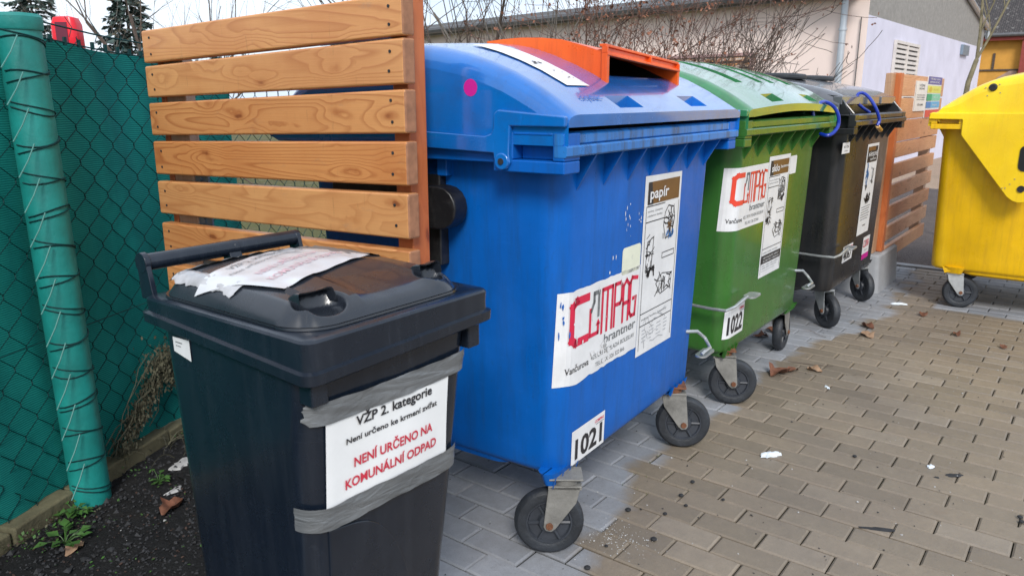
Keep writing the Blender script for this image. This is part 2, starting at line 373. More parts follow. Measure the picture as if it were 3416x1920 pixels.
# ------------------------------------------------------------ mesh builder
class MB:
    def __init__(s): s.v = []; s.f = []; s.m = []
    def add(s, vs, fs, mat=0):
        b = len(s.v); s.v += [tuple(p) for p in vs]
        for f in fs: s.f.append(tuple(b+i for i in f)); s.m.append(mat)
    def box(s, a, b, mat=0, M=None):
        x0, y0, z0 = a; x1, y1, z1 = b
        vs = [Vector(p) for p in ((x0, y0, z0), (x1, y0, z0), (x1, y1, z0), (x0, y1, z0), (x0, y0, z1), (x1, y0, z1), (x1, y1, z1), (x0, y1, z1))]
        if M: vs = [M @ p for p in vs]
        s.add(vs, [(0, 3, 2, 1), (4, 5, 6, 7), (0, 1, 5, 4), (1, 2, 6, 5), (2, 3, 7, 6), (3, 0, 4, 7)], mat)
    def prism(s, poly, axis, a, b, mat=0, M=None):
        n = len(poly)
        def P(q, t):
            if axis == 'x': p = Vector((t, q[0], q[1]))
            elif axis == 'y': p = Vector((q[0], t, q[1]))
            else: p = Vector((q[0], q[1], t))
            return M @ p if M else p
        vs = [P(q, a) for q in poly]+[P(q, b) for q in poly]
        fs = [tuple(range(n))[::-1], tuple(range(n, 2*n))]+[(i, (i+1) % n, n+(i+1) % n, n+i) for i in range(n)]
        s.add(vs, fs, mat)
    def loft(s, rings, mat=0, cap0=True, cap1=True, mcap1=None):
        n = len(rings[0]); b = len(s.v)
        for r in rings: s.v += [tuple(p) for p in r]
        for k in range(len(rings)-1):
            for i in range(n):
                s.f.append((b+k*n+i, b+k*n+(i+1) % n, b+(k+1)*n+(i+1) % n, b+(k+1)*n+i)); s.m.append(mat)
        if cap0: s.f.append(tuple(b+i for i in range(n))[::-1]); s.m.append(mat)
        if cap1: s.f.append(tuple(b+(len(rings)-1)*n+i for i in range(n))); s.m.append(mat if mcap1 is None else mcap1)
    def tube(s, pts, r, n=8, mat=0, caps=True):
        pts = [Vector(p) for p in pts]; rings = []; k = len(pts)
        rr = r if isinstance(r, (list, tuple)) else [r]*k
        prev = None
        for i, p in enumerate(pts):
            d = (pts[min(i+1, k-1)]-pts[max(i-1, 0)])
            if d.length < 1e-9: d = Vector((0, 0, 1))
            d.normalize()
            if prev is None:
                a = d.cross(Vector((0, 0, 1)))
                if a.length < 1e-3: a = d.cross(Vector((1, 0, 0)))
            else:
                a = prev-d*prev.dot(d)
                if a.length < 1e-6: a = d.cross(Vector((1, 0, 0.3)))
            a.normalize(); prev = a; b = d.cross(a)
            rings.append([p+(a*math.cos(2*math.pi*j/n)+b*math.sin(2*math.pi*j/n))*rr[i] for j in range(n)])
        s.loft(rings, mat, caps, caps)
    def cyl(s, c, axis, r, h, n=24, mat=0, r2=None):
        c = Vector(c); axis = Vector(axis).normalized()
        s.tube([c-axis*h/2, c+axis*h/2], [r, r if r2 is None else r2], n, mat)
    def grid(s, G, mat=0, flip=False):
        h = len(G); w_ = len(G[0]); b = len(s.v)
        for row in G: s.v += [tuple(p) for p in row]
        for j in range(h-1):
            for i in range(w_-1):
                q = (b+j*w_+i, b+j*w_+i+1, b+(j+1)*w_+i+1, b+(j+1)*w_+i)
                s.f.append(q[::-1] if flip else q); s.m.append(mat)
    def lathe(s, prof, c, axis, n=28, mat=0):      # prof: (radius, along)
        c = Vector(c); axis = Vector(axis).normalized()
        a = axis.cross(Vector((0, 0, 1)));
        if a.length < 1e-3: a = Vector((1, 0, 0))
        a.normalize(); b = axis.cross(a)
        rings = [[c+axis*t+(a*math.cos(2*math.pi*j/n)+b*math.sin(2*math.pi*j/n))*max(r, 1e-4) for j in range(n)] for r, t in prof]
        s.loft(rings, mat, False, False)
    def build(s, name, mats, parent=None, smooth=True, angle=32, bevel=0, seg=2, loc=None, rot=None):
        me = bpy.data.meshes.new(name)
        me.from_pydata(s.v, [], s.f); me.update()
        if isinstance(mats, str): mats = [mats]
        for x in mats: me.materials.append(MATS[x])
        me.polygons.foreach_set('material_index', s.m)
        if smooth:
            me.polygons.foreach_set('use_smooth', [True]*len(s.f)); me.set_sharp_from_angle(angle=R(angle))
        ob = bpy.data.objects.new(name, me); COL.objects.link(ob)
        if parent: ob.parent = parent
        if loc: ob.location = loc
        if rot is not None: ob.rotation_euler = (0, 0, rot)
        if bevel:
            bv = ob.modifiers.new('bevel', 'BEVEL'); bv.width = bevel; bv.segments = seg; bv.limit_method = 'ANGLE'; bv.angle_limit = R(38)
            bv.harden_normals = True
        return ob

def thing(name, label, cat, loc=(0, 0, 0), rz=0, group=None):
    o = bpy.data.objects.new(name, None); COL.objects.link(o); o.location = loc; o.rotation_euler = (0, 0, rz)
    o.empty_display_size = 0.1
    o['label'] = label; o['category'] = cat
    if group: o['group'] = group
    return o
def tag(o, label, cat, group=None):
    o['label'] = label; o['category'] = cat
    if group: o['group'] = group
    return o
def struct(o, kind='structure'): o['kind'] = kind; return o

def rrect(x0, x1, y0, y1, r, z, n=5):
    pts = []
    for cx, cy, a0 in ((x1-r, y0+r, -90), (x1-r, y1-r, 0), (x0+r, y1-r, 90), (x0+r, y0+r, 180)):
        for i in range(n+1):
            a = R(a0+90*i/n); pts.append(Vector((cx+r*math.cos(a), cy+r*math.sin(a), z)))
    return pts

_tc = {}
def text2d(s, bold=0.0):
    key = (s, bold)
    if key in _tc: return _tc[key]
    cu = bpy.data.curves.new('t', 'FONT'); cu.body = s; cu.size = 1.0; cu.offset = bold; cu.resolution_u = 3
    ob = bpy.data.objects.new('t', cu); COL.objects.link(ob)
    dg = bpy.context.evaluated_depsgraph_get(); dg.update()
    me = bpy.data.meshes.new_from_object(ob.evaluated_get(dg))
    vs = [(v.co.x, v.co.y) for v in me.vertices]; fs = [tuple(p.vertices) for p in me.polygons]
    bpy.data.objects.remove(ob); bpy.data.curves.remove(cu); bpy.data.meshes.remove(me)
    xs = [p[0] for p in vs]; ys = [p[1] for p in vs]
    r = (vs, fs, min(xs), max(xs), min(ys), max(ys)); _tc[key] = r; return r

class Sheet:
    """flat artwork laid on a surface: f(u, v, off) gives the 3-D point"""
    def __init__(s, f): s.f = f; s.b = MB(); s.k = 0
    def rect(s, u0, v0, u1, v1, mat, lay=1, nu=1, nv=1):
        s.b.grid([[s.f(u0+(u1-u0)*i/nu, v0+(v1-v0)*j/nv, lay) for i in range(nu+1)] for j in range(nv+1)], mat)
    def quad(s, pts, mat, lay=1): s.b.add([s.f(p[0], p[1], lay) for p in pts], [tuple(range(len(pts)))], mat)
    def line(s, pts, wd, mat, lay=2):
        for a, b in zip(pts[:-1], pts[1:]):
            a = Vector(a); b = Vector(b); d = b-a; L = d.length
            if L < 1e-6: continue
            d.normalize(); n = Vector((-d.y, d.x))*wd/2; e = d*wd*0.5; a = a-e; b = b+e
            k = max(1, int((L+wd)*abs(d.x)/0.007)) if L > 0.012 else 1; q = max(1, int(wd*abs(d.y)/0.006))
            s.b.grid([[s.f(*(a+(b-a)*(i/k)-n+2*n*(j/q)), lay) for i in range(k+1)] for j in range(q+1)], mat)
    def text(s, t, u0, v0, u1=None, h=None, mat=0, lay=2, bold=0.0, slant=0.0):
        vs, fs, x0, x1, y0, y1 = text2d(t, bold)
        sy = h/(0.73) if h else (u1-u0)/(x1-x0)
        sx = (u1-u0)/(x1-x0) if u1 is not None else sy
        s.b.add([s.f(u0+(x-x0)*sx+y*sy*slant, v0+y*sy, lay) for x, y in vs], fs, mat)
    def blob(s, c, rx, ry, mat, lay=2, n=14, jit=0.0):
        s.quad([(c[0]+rx*(1+random.uniform(-jit, jit))*math.cos(2*math.pi*i/n), c[1]+ry*(1+random.uniform(-jit, jit))*math.sin(2*math.pi*i/n)) for i in range(n)], mat, lay)
    def scribble(s, c, rx, ry, n, wd, mat, lay=2, seed=1):
        g = random.Random(seed)
        for k in range(n):
            a = g.uniform(0, 6.28); p = Vector((c[0]+rx*g.uniform(-.9, .9), c[1]+ry*g.uniform(-.9, .9))); pts = [tuple(p)]
            for q in range(g.randint(2, 5)):
                a += g.uniform(-1.1, 1.1); L = g.uniform(.12, .35)*min(rx, ry)*2
                p = p+Vector((math.cos(a), math.sin(a)))*L
                
                if abs(p.x-c[0]) > rx or abs(p.y-c[1]) > ry: break
                pts.append(tuple(p))
            s.line(pts, wd*g.uniform(.5, 1.5), mat, lay)

# ------------------------------------------------------------ ground
def dry_sheet(name, x0, x1, y0, y1, z, mat, nx=1, ny=1, jit=0.0):
    b = MB(); g = random.Random(3)
    b.grid([[(x0+(x1-x0)*i/nx, y0+(y1-y0)*j/ny, z+(g.uniform(-jit, jit) if jit else 0)) for i in range(nx+1)] for j in range(ny+1)], 0)
    return struct(b.build(name, mat))
dry_sheet('ground', -200, 200, -200, 200, -0.10, 'yard')
dry_sheet('joint_bed', -3.3, 4.25, -5.2, 1.4, -0.009, 'joint')
dry_sheet('soil', -3.3, -1.095, 0.34, 2.6, 0.0, 'soil', 60, 70, 0.006)
dry_sheet('asphalt', 4.36, 10.4, -8.0, 5.0, -0.006, 'asphalt')
dry_sheet('sandy_path', 10.4, 30.0, -14.0, 2.6, -0.030, 'sandy')
PAV = MB(); gp = random.Random(11)
for i in range(-42, 32):
    xa = -(i+1)*0.1; off = 0.0 if i % 2 == 0 else 0.1
    for j in range(-8, 26):
        ya = off-0.2*j; yb = ya+0.2; y0 = ya
        if y0 < -5.1: continue
        if y0 > 1.25: continue
        if xa < -1.09 and y0 > 0.28: continue
        if CAM.x-0.6 > xa: continue
        gpx = 0.0019+gp.uniform(-0.0007, 0.0008); z = gp.uniform(-0.0018, 0.0018); ch = 0.0055
        tl = [gp.uniform(-0.0008, 0.0008) for _ in range(4)]
        x0, x1, w0, w1 = xa+gpx, xa+0.1-gpx, y0+gpx, y0+0.2-gpx
        vs = [(x0, w0, -0.03), (x1, w0, -0.03), (x1, w1, -0.03), (x0, w1, -0.03),
              (x0, w0, z-0.0045), (x1, w0, z-0.0045), (x1, w1, z-0.0045), (x0, w1, z-0.0045),
              (x0+ch, w0+ch, z+tl[0]), (x1-ch, w0+ch, z+tl[1]), (x1-ch, w1-ch, z+tl[2]), (x0+ch, w1-ch, z+tl[3])]
        PAV.add(vs, [(0, 1, 5, 4), (1, 2, 6, 5), (2, 3, 7, 6), (3, 0, 4, 7), (4, 5, 9, 8), (5, 6, 10, 9), (6, 7, 11, 10), (7, 4, 8, 11), (8, 9, 10, 11)])
struct(PAV.build('pavement', 'paver', smooth=False))
b = MB(); b.box((4.262, -8, -0.08), (4.345, 5, 0.004)); struct(b.build('pavement_edging', 'concrete_block', bevel=0.006))

# ------------------------------------------------------------ casters
def caster(parent, x, y, ang, top=0.262, old=True, white=False, trail=0.045, rad=0.1, rusty=False):
    a = R(ang); d = Vector((math.cos(a), math.sin(a), 0)); n = Vector((-d.y, d.x, 0))
    ax = Vector((x, y, rad))+d*trail; pv = Vector((x, y, 0))
    f = MB()
    mt = 'zinc_old' if old else 'zinc'
    Mx = Matrix((( d.x, n.x, 0, x), (d.y, n.y, 0, y), (0, 0, 1, 0), (0, 0, 0, 1)))
    f.cyl((x, y, 0.231), (0, 0, 1), 0.036, 0.019, 20, 1 if rusty else 0)
    f.box((-0.048, -0.040, 0.2405), (0.048, 0.040, 0.246), 1 if rusty else 0, Mx)
    f.box((-0.045, -0.035, 0.210), (0.05, 0.035, 0.222), 0, Mx)
    for s_ in (-1, 1):
        y0, y1 = (0.031, 0.035) if s_ > 0 else (-0.035, -0.031)
        poly = [(-0.042, 0.221), (0.048, 0.221), (0.052, 0.19), (trail+0.017, 0.095), (trail+0.010, 0.083), (trail-0.006, 0.080), (trail-0.018, 0.090), (-0.03, 0.17)]
        f.prism(poly, 'y', y0, y1, 0, Mx)
        f.cyl(ax+n*(s_*0.039), n, 0.011, 0.008, 8, 1)
    c = f.build('caster_fork', [mt, 'rust'], parent, bevel=0.002)
    t = MB(); wd = 0.0235
    t.lathe([(0.066, -wd+0.003), (0.074, -wd), (0.090, -wd+0.002), (0.097, -wd+0.008), (0.1*rad/0.1, -0.006), (0.1, 0.006), (0.097, wd-0.008), (0.090, wd-0.002), (0.074, wd), (0.066, wd-0.003)], ax, n, 40)
    t.build('tyre', 'rubber', c)
    h = MB()
    h.lathe([(0.068, -wd+0.004), (0.062, -wd+0.004), (0.058, -0.012), (0.034, -0.010), (0.028, -wd), (0.010, -wd-0.003), (0.0, -wd-0.003)], ax, n, 30)
    h.lathe([(0.0, wd+0.003), (0.010, wd+0.003), (0.028, wd), (0.034, 0.010), (0.058, 0.012), (0.062, wd-0.004), (0.068, wd-0.004)], ax, n, 30)
    for q in range(6):
        aa = q*math.pi/3; dd = d*math.cos(aa)+Vector((0, 0, 1))*math.sin(aa)
        for s_ in (-1, 1):
            h.tube([ax+dd*0.030+n*s_*0.015, ax+dd*0.060+n*s_*0.015], 0.005, 5)
    h.build('wheel_hub', 'hub_grey', c)
    return c

# ------------------------------------------------------------ big container
def lerp_tab(tab, t):
    if t <= tab[0][0]: return tab[0][1]
    for (a, b), (c, d) in zip(tab[:-1], tab[1:]):
        if t <= c:
            u = (t-a)/(c-a); return b+(d-b)*u
    return tab[-1][1]
HX = [(0.24, 0.489), (0.30, 0.492), (1.10, 0.535)]
YF = [(0.24, 0.0765), (0.30, 0.075), (1.10, 0.058)]
YB = [(0.24, 0.90), (0.30, 0.93), (1.10, 0.985)]
RAD = 0.068
def body_surf(u, z, off):
    """u runs along the front and wraps round the vertical corners"""
    hx = lerp_tab(HX, z); yf = lerp_tab(YF, z); o = 0.0012*off; s = 1 if u >= 0 else -1; t = abs(u); k = hx-RAD
    if t <= k: return Vector((u, yf-o, z))
    a = (t-k)/RAD
    if a < math.pi/2: return Vector((s*(k+(RAD+o)*math.sin(a)), yf+RAD-(RAD+o)*math.cos(a), z))
    return Vector((s*(hx+o), yf+RAD+(t-k-RAD*math.pi/2), z))
PROF_A = [(-0.006, 1.237), (0.014, 1.250), (0.055, 1.275), (0.096, 1.299), (0.138, 1.320), (0.181, 1.340), (0.242, 1.362), (0.315, 1.382), (0.395, 1.397), (0.451, 1.404), (0.55, 1.408), (0.64, 1.404), (0.74, 1.390), (0.84, 1.360), (0.93, 1.318), (1.0, 1.265), (1.05, 1.20)]
PROF_Y = [(-0.006, 1.190), (0.034, 1.196), (0.052, 1.226), (0.095, 1.260), (0.13, 1.286), (0.169, 1.312), (0.21, 1.338), (0.244, 1.356), (0.29, 1.375), (0.337, 1.390), (0.43, 1.405), (0.53, 1.412), (0.63, 1.408), (0.74, 1.390), (0.84, 1.360), (0.93, 1.315), (1.0, 1.26), (1.05, 1.20)]
PROF_B = [(0.085, 1.288), (0.10, 1.296), (0.16, 1.318), (0.24, 1.338), (0.34, 1.356), (0.45, 1.370), (0.55, 1.377), (0.66, 1.375), (0.78, 1.362), (0.88, 1.330), (0.97, 1.28), (1.05, 1.20)]
LW = 0.61
def dome_z(prof, x, y, bow=0.0, crown=0.03):
    p = lerp_tab(prof, y)
    cf = max(0, min(1, (y-0.12)/0.35)); cf = cf*cf*(3-2*cf)*max(0, min(1, (1.02-y)/0.2))
    u = abs(x); r = 0.055; z = p+crown*cf*(1-(u/LW)**2.5)
    z += bow*max(0, math.cos(math.pi*x/1.1))*max(0, 1-max(0, y)/0.35)
    if u > LW-r:
        rr = min(0.05, max(0.0, (p-1.215))*0.8)
        d = min(1, (u-(LW-r))/r); z -= rr*(1-math.sqrt(max(0, 1-d*d)))
    return z
def dome(prof, pockets, zside=1.165, lipz=1.208, bow=0.0, crown=0.03, back=1.16):
    b = MB(); y0 = prof[0][0]
    ys = sorted(set([p[0] for p in prof]+[y for k in pockets for y in (k[2], k[3])]+[0.2+0.04*i for i in range(20)]))
    ys2 = [ys[0]]
    for y in ys[1:]:
        if y-ys2[-1] > 0.004: ys2.append(y)
        elif any(abs(y-q) < 1e-9 for k in pockets for q in (k[2], k[3])): ys2[-1] = y
    ys = ys2
    xb = [-LW+0.11*i/1.0 for i in range(0)]
    xs = set([round(-0.55+0.1*i, 4) for i in range(12)]+[x for k in pockets for x in (k[0], k[1])])
    for q in (0, .15, .35, .6, .8, .92, 1.0):
        xs.add(round(-(LW-0.055+0.055*q), 4)); xs.add(round(LW-0.055+0.055*q, 4))
    xs = sorted(xs)
    nx, ny = len(xs), len(ys)
    Z = {}
    for j, y in enumerate(ys):
        for i, x in enumerate(xs): Z[i, j] = dome_z(prof, x, y, bow, crown)
    base = len(b.v)
    for j, y in enumerate(ys):
        for i, x in enumerate(xs): b.v.append((x, y, Z[i, j]))
    def vid(i, j): return base+j*nx+i
    low = {}
    def inp(i, j):
        cx = (xs[i]+xs[i+1])/2; cy = (ys[j]+ys[j+1])/2
        for q, k in enumerate(pockets):
            if k[0] < cx < k[1] and k[2] < cy < k[3]: return q
        return None
    def lv(i, j, q):
        if (i, j, q) not in low:
            low[i, j, q] = len(b.v); b.v.append((xs[i], ys[j], Z[i, j]-pockets[q][4]))
        return low[i, j, q]
    for j in range(ny-1):
        for i in range(nx-1):
            q = inp(i, j)
            if q is None:
                b.f.append((vid(i, j), vid(i+1, j), vid(i+1, j+1), vid(i, j+1))); b.m.append(0)
            else:
                mt = pockets[q][5]
                b.f.append((lv(i, j, q), lv(i+1, j, q), lv(i+1, j+1, q), lv(i, j+1, q))); b.m.append(mt)
                for (di, dj, e) in ((-1, 0, ((i, j), (i, j+1))), (1, 0, ((i+1, j+1), (i+1, j))), (0, -1, ((i+1, j), (i, j))), (0, 1, ((i, j+1), (i+1, j+1)))):
                    ii, jj = i+di, j+dj
                    if not (0 <= ii < nx-1 and 0 <= jj < ny-1) or inp(ii, jj) != q:
                        (a1, a2), (c1, c2) = e
                        b.f.append((vid(a1, a2), vid(c1, c2), lv(c1, c2, q), lv(a1, a2, q))); b.m.append(mt)
    # side walls, front lip, back
    for s_ in (0, nx-1):
        row = [[b.v[vid(s_, j)] for j in range(ny)], [(xs[s_], ys[j], min(zside, Z[s_, j]-0.002)) for j in range(ny)]]
        b.grid(row, 0, flip=(s_ != 0))
    b.grid([[b.v[vid(i, 0)] for i in range(nx)], [(xs[i], ys[0], lipz+bow*0.9*max(0, math.cos(math.pi*xs[i]/1.1))) for i in range(nx)], [(xs[i], ys[0]+0.014, lipz+bow*0.9*max(0, math.cos(math.pi*xs[i]/1.1))) for i in range(nx)]], 0, flip=True)
    b.grid([[b.v[vid(i, ny-1)] for i in range(nx)], [(xs[i], ys[-1], back) for i in range(nx)]], 0)
    return b
LIDSIDE = [(-0.004, 1.210), (0.0, 1.209), (0.150, 1.209), (0.1535, 1.144), (0.150, 1.122), (0.160, 1.106), (0.175, 1.102), (0.190, 1.108), (0.198, 1.125), (0.200, 1.143), (0.46, 1.150), (1.0, 1.150), (1.05, 1.17), (1.04, 1.198), (0.46, 1.193), (0.225, 1.184), (0.207, 1.190), (0.200, 1.205), (0.198, 1.238), (0.186, 1.248), (-0.004, 1.234)]

def container(name, label, mats, loc, rz, kind='dome', angles=(127, -60, 100, 60), old=True, seed=1, pivots=None, pedals=(True, True)):
    T = thing(name, label, 'waste container', loc, rz, 'four wheeled waste containers')
    bodym, lidm, rimm = mats
    # body
    b = MB(); rings = []
    for z in (0.236, 0.240, 0.249, 0.262, 0.31, 0.5, 0.7, 0.9, 1.06, 1.14):
        hx = lerp_tab(HX, z); yf = lerp_tab(YF, z); yb = lerp_tab(YB, z)
        ins = {0.236: 0.03, 0.240: 0.014, 0.249: 0.004}.get(z, 0)
        rings.append(rrect(-hx+ins, hx-ins, yf+ins, yb-ins, RAD, z, 6))
    b.loft(rings, 0, True, True, 1)
    belly = []
    for z, i_ in ((0.205, 0.07), (0.212, 0.03), (0.225, 0.006), (0.245, 0.0)):
        belly.append(rrect(-0.478+i_, 0.478-i_, 0.24+i_, 0.80-i_, 0.07, z, 5))
    b.loft(belly, 0)
    # caster mounts with little ribs
    for sx, sy in pivots:
        if 1:
            b.loft([rrect(sx-0.055, sx+0.055, max(sy-0.045, 0.085), sy+0.045, 0.02, 0.222, 3), rrect(sx-0.07, sx+0.07, max(sy-0.05, 0.078), sy+0.06, 0.03, 0.262, 3)], 0)
            for k in range(4):
                xx = sx-0.06+0.04*k
                b.add([(xx-0.004, max(sy-0.045, 0.08), 0.222), (xx+0.004, max(sy-0.045, 0.08), 0.222), (xx+0.004, max(sy-0.062, 0.068), 0.262), (xx-0.004, max(sy-0.062, 0.068), 0.262), (xx, sy-0.0, 0.24)], [(0, 1, 2, 3), (0, 3, 4), (1, 4, 2)], 0)
    body = b.build('body', [bodym, 'inside_dark'], T)
    # rim
    rm = MB()
    rm.loft([rrect(-0.566, 0.566, 0.012, 1.0, 0.05, 1.139, 4), rrect(-0.568, 0.568, 0.010, 0.998, 0.045, 1.193, 4), rrect(-0.564, 0.564, 0.014, 0.992, 0.045, 1.197, 4), rrect(-0.53, 0.53, 0.055, 0.95, 0.04, 1.197, 4), rrect(-0.53, 0.53, 0.055, 0.95, 0.04, 1.150, 4)], 0, False, True, 1)
    def bar_(y0, z0, z1, xw, c_=0.004):
        sec = [(y0+c_, z0), (0.030, z0), (0.030, z1), (y0+c_, z1), (y0, z1-c_), (y0, z0+c_)]
        rm.prism(sec, 'x', -xw, xw)
    bar_(-0.004, 1.1385, 1.1655, 0.6135); bar_(0.005, 1.1662, 1.1935, 0.6135)
    rm.build('rim', [rimm, 'inside_dark'], T)
    # gusset ribs below the rim
    for k in range(7):
        g = MB(); x = -0.45+0.15*k
        g.add([(x-0.004, 0.062, 1.137), (x-0.004, 0.004, 1.137), (x-0.004, 0.064, 1.036), (x+0.004, 0.062, 1.137), (x+0.004, 0.004, 1.137), (x+0.004, 0.064, 1.036)],
              [(0, 1, 2), (3, 5, 4), (0, 3, 4, 1), (1, 4, 5, 2), (2, 5, 3, 0)])
        g.build('gusset_rib', bodym, T, smooth=False)
    # side grip frames
    for s_ in (-1, 1):
        g = MB(); X0, X1 = sorted((s_*0.535, s_*0.612)); Xi0, Xi1 = sorted((s_*0.535, s_*0.572))
        g.box((X0, 0.003, 1.098), (X1, 0.208, 1.1285)); g.box((X0, 0.003, 1.1285), (X1, 0.036, 1.195))
        g.box((X0, 0.149, 1.1285), (X1, 0.208, 1.195)); g.box((X0, 0.036, 1.1875), (X1, 0.149, 1.196))
        g.box((Xi0, 0.036, 1.1285), (Xi1, 0.149, 1.1875))
        g.build('grip_frame', bodym, T, bevel=0.004)
        h = MB(); Z0, Z1 = sorted((s_*0.535, s_*0.600)); h.box((Z0, 0.208, 1.118), (Z1, 0.97, 1.160))
        h.box(tuple((min(s_*0.53, s_*0.56), 0.40, 1.07)), (max(s_*0.53, s_*0.56), 0.90, 1.12)); h.build('side_rail', bodym, T, bevel=0.004)
    # lift trunnion on each side
    for s_ in (-1, 1):
        g = MB(); a, c = sorted((s_*0.52, s_*0.560)); g.box((a, 0.425, 0.82), (c, 0.50, 1.12))
        a, c = sorted((s_*0.545, s_*0.602))
        pts = [(0.80, 0.930), (0.80, 1.045), (0.40, 1.047)]
        for q in range(9):
            t = R(90+180*q/8); pts.append((0.397+0.058*math.cos(t), 0.989+0.058*math.sin(t)))
        g.prism(pts[::1], 'x', a, c)
        g.build('lift_bracket', 'hinge_black', T, bevel=0.006)
    old_ = old
    for (px, py), an in zip(pivots, angles):
        caster(T, px, py, an, old=old_, rusty=old_ and not (name == 'paper_container' and px < 0))
    # brake / lifting bars with flat tread
    if pedals[1]:
        g = MB(); g.tube([(0.40, 0.085, 0.445), (0.45, 0.045, 0.440), (0.495, 0.030, 0.405), (0.47, 0.0, 0.380), (0.40, -0.005, 0.385), (0.385, 0.0, 0.378)], 0.0065, 8)
        pr = rrect(0.385, 0.50, -0.012, 0.030, 0.02, 0.362, 5); g.loft([pr, [p+Vector((0, 0, 0.006)) for p in pr]])
        g.build('brake_pedal', 'zinc', T)
    if pedals[0]:
        g = MB(); g.tube([(-0.50, 0.40, 0.46), (-0.535, 0.30, 0.455), (-0.56, 0.12, 0.455), (-0.56, 0.05, 0.456), (-0.50, 0.035, 0.462), (-0.43, 0.028, 0.478), (-0.39, 0.025, 0.484)], [0.0065]*5+[0.008, 0.006], 8)
        pr = rrect(-0.40, -0.30, -0.005, 0.045, 0.02, 0.478, 5); g.loft([pr, [p+Vector((0, 0, 0.007)) for p in pr]])
        g.build('lift_bar', 'zinc', T)
    return T

def lid_sides(T, mat, poly=LIDSIDE, dy=0, dz=0):
    out = []
    for s_ in (-1, 1):
        g = MB(); a, c = sorted((s_*(LW-0.002), s_*(LW+0.014)))
        g.prism([(p[0]+dy, p[1]+dz) for p in poly], 'x', a, c); out.append((g, s_))
    return out

def compag(sh, u0, v0, u1, v1, red, lay=2, torn=False):
    """block lettering drawn as strokes; u0..u1 by v0..v1 is the word's box"""
    W = u1-u0; H = v1-v0; t = W*0.033; sl = 0.10
    def L(x, pts, wd=t, mat=red):
        sh.line([(u0+W*(x+p[0])+sl*0*p[1], v0+H*p[1]) for p in pts], wd, mat, lay)
    L(0.0, [(0.205, 0.955), (0.05, 0.955), (0.0, 0.86), (0.0, 0.14), (0.05, 0.045), (0.205, 0.045)], t*1.75)
    L(0.25, [(0.015, 0.60), (0.05, 0.78), (0.05, 0.97), (0.12, 0.97), (0.12, 0.45)], t*0.9, 5)
    L(0.25, [(0.0, 0.62), (0.0, 0.04), (0.12, 0.04), (0.12, 0.22)], t*0.9)
    sh.quad([(u0+W*0.335, v0+H*0.22), (u0+W*0.405, v0+H*0.22), (u0+W*0.37, v0+H*0.36)], red, lay)
    L(0.41, [(0.015, 0.0), (0.015, 0.97), (0.17, 0.97), (0.17, 0.0)], t*0.9); L(0.41, [(0.092, 0.92), (0.092, 0.0)], t*0.9)
    L(0.62, [(0.0, 0.0), (0.0, 0.97), (0.09, 0.97), (0.11, 0.9), (0.11, 0.55), (0.09, 0.48), (0.02, 0.48)], t*0.9)
    L(0.76, [(0.0, 0.0), (0.0, 0.85), (0.045, 0.97), (0.09, 0.85), (0.09, 0.0)], t*0.9); L(0.76, [(0.0, 0.42), (0.09, 0.42)], t*0.9)
    L(0.88, [(0.11, 0.93), (0.02, 0.97), (0.0, 0.88), (0.0, 0.12), (0.03, 0.03), (0.09, 0.03), (0.10, 0.45), (0.05, 0.45)], t*0.9)

STM = ['sticker_white', 'ink_black', 'ink_red', 'ink_brown', 'ink_grey', 'ink_grey', 'ink_blue', 'ink_lightgrey', 'ink_orange', 'ink_magenta']

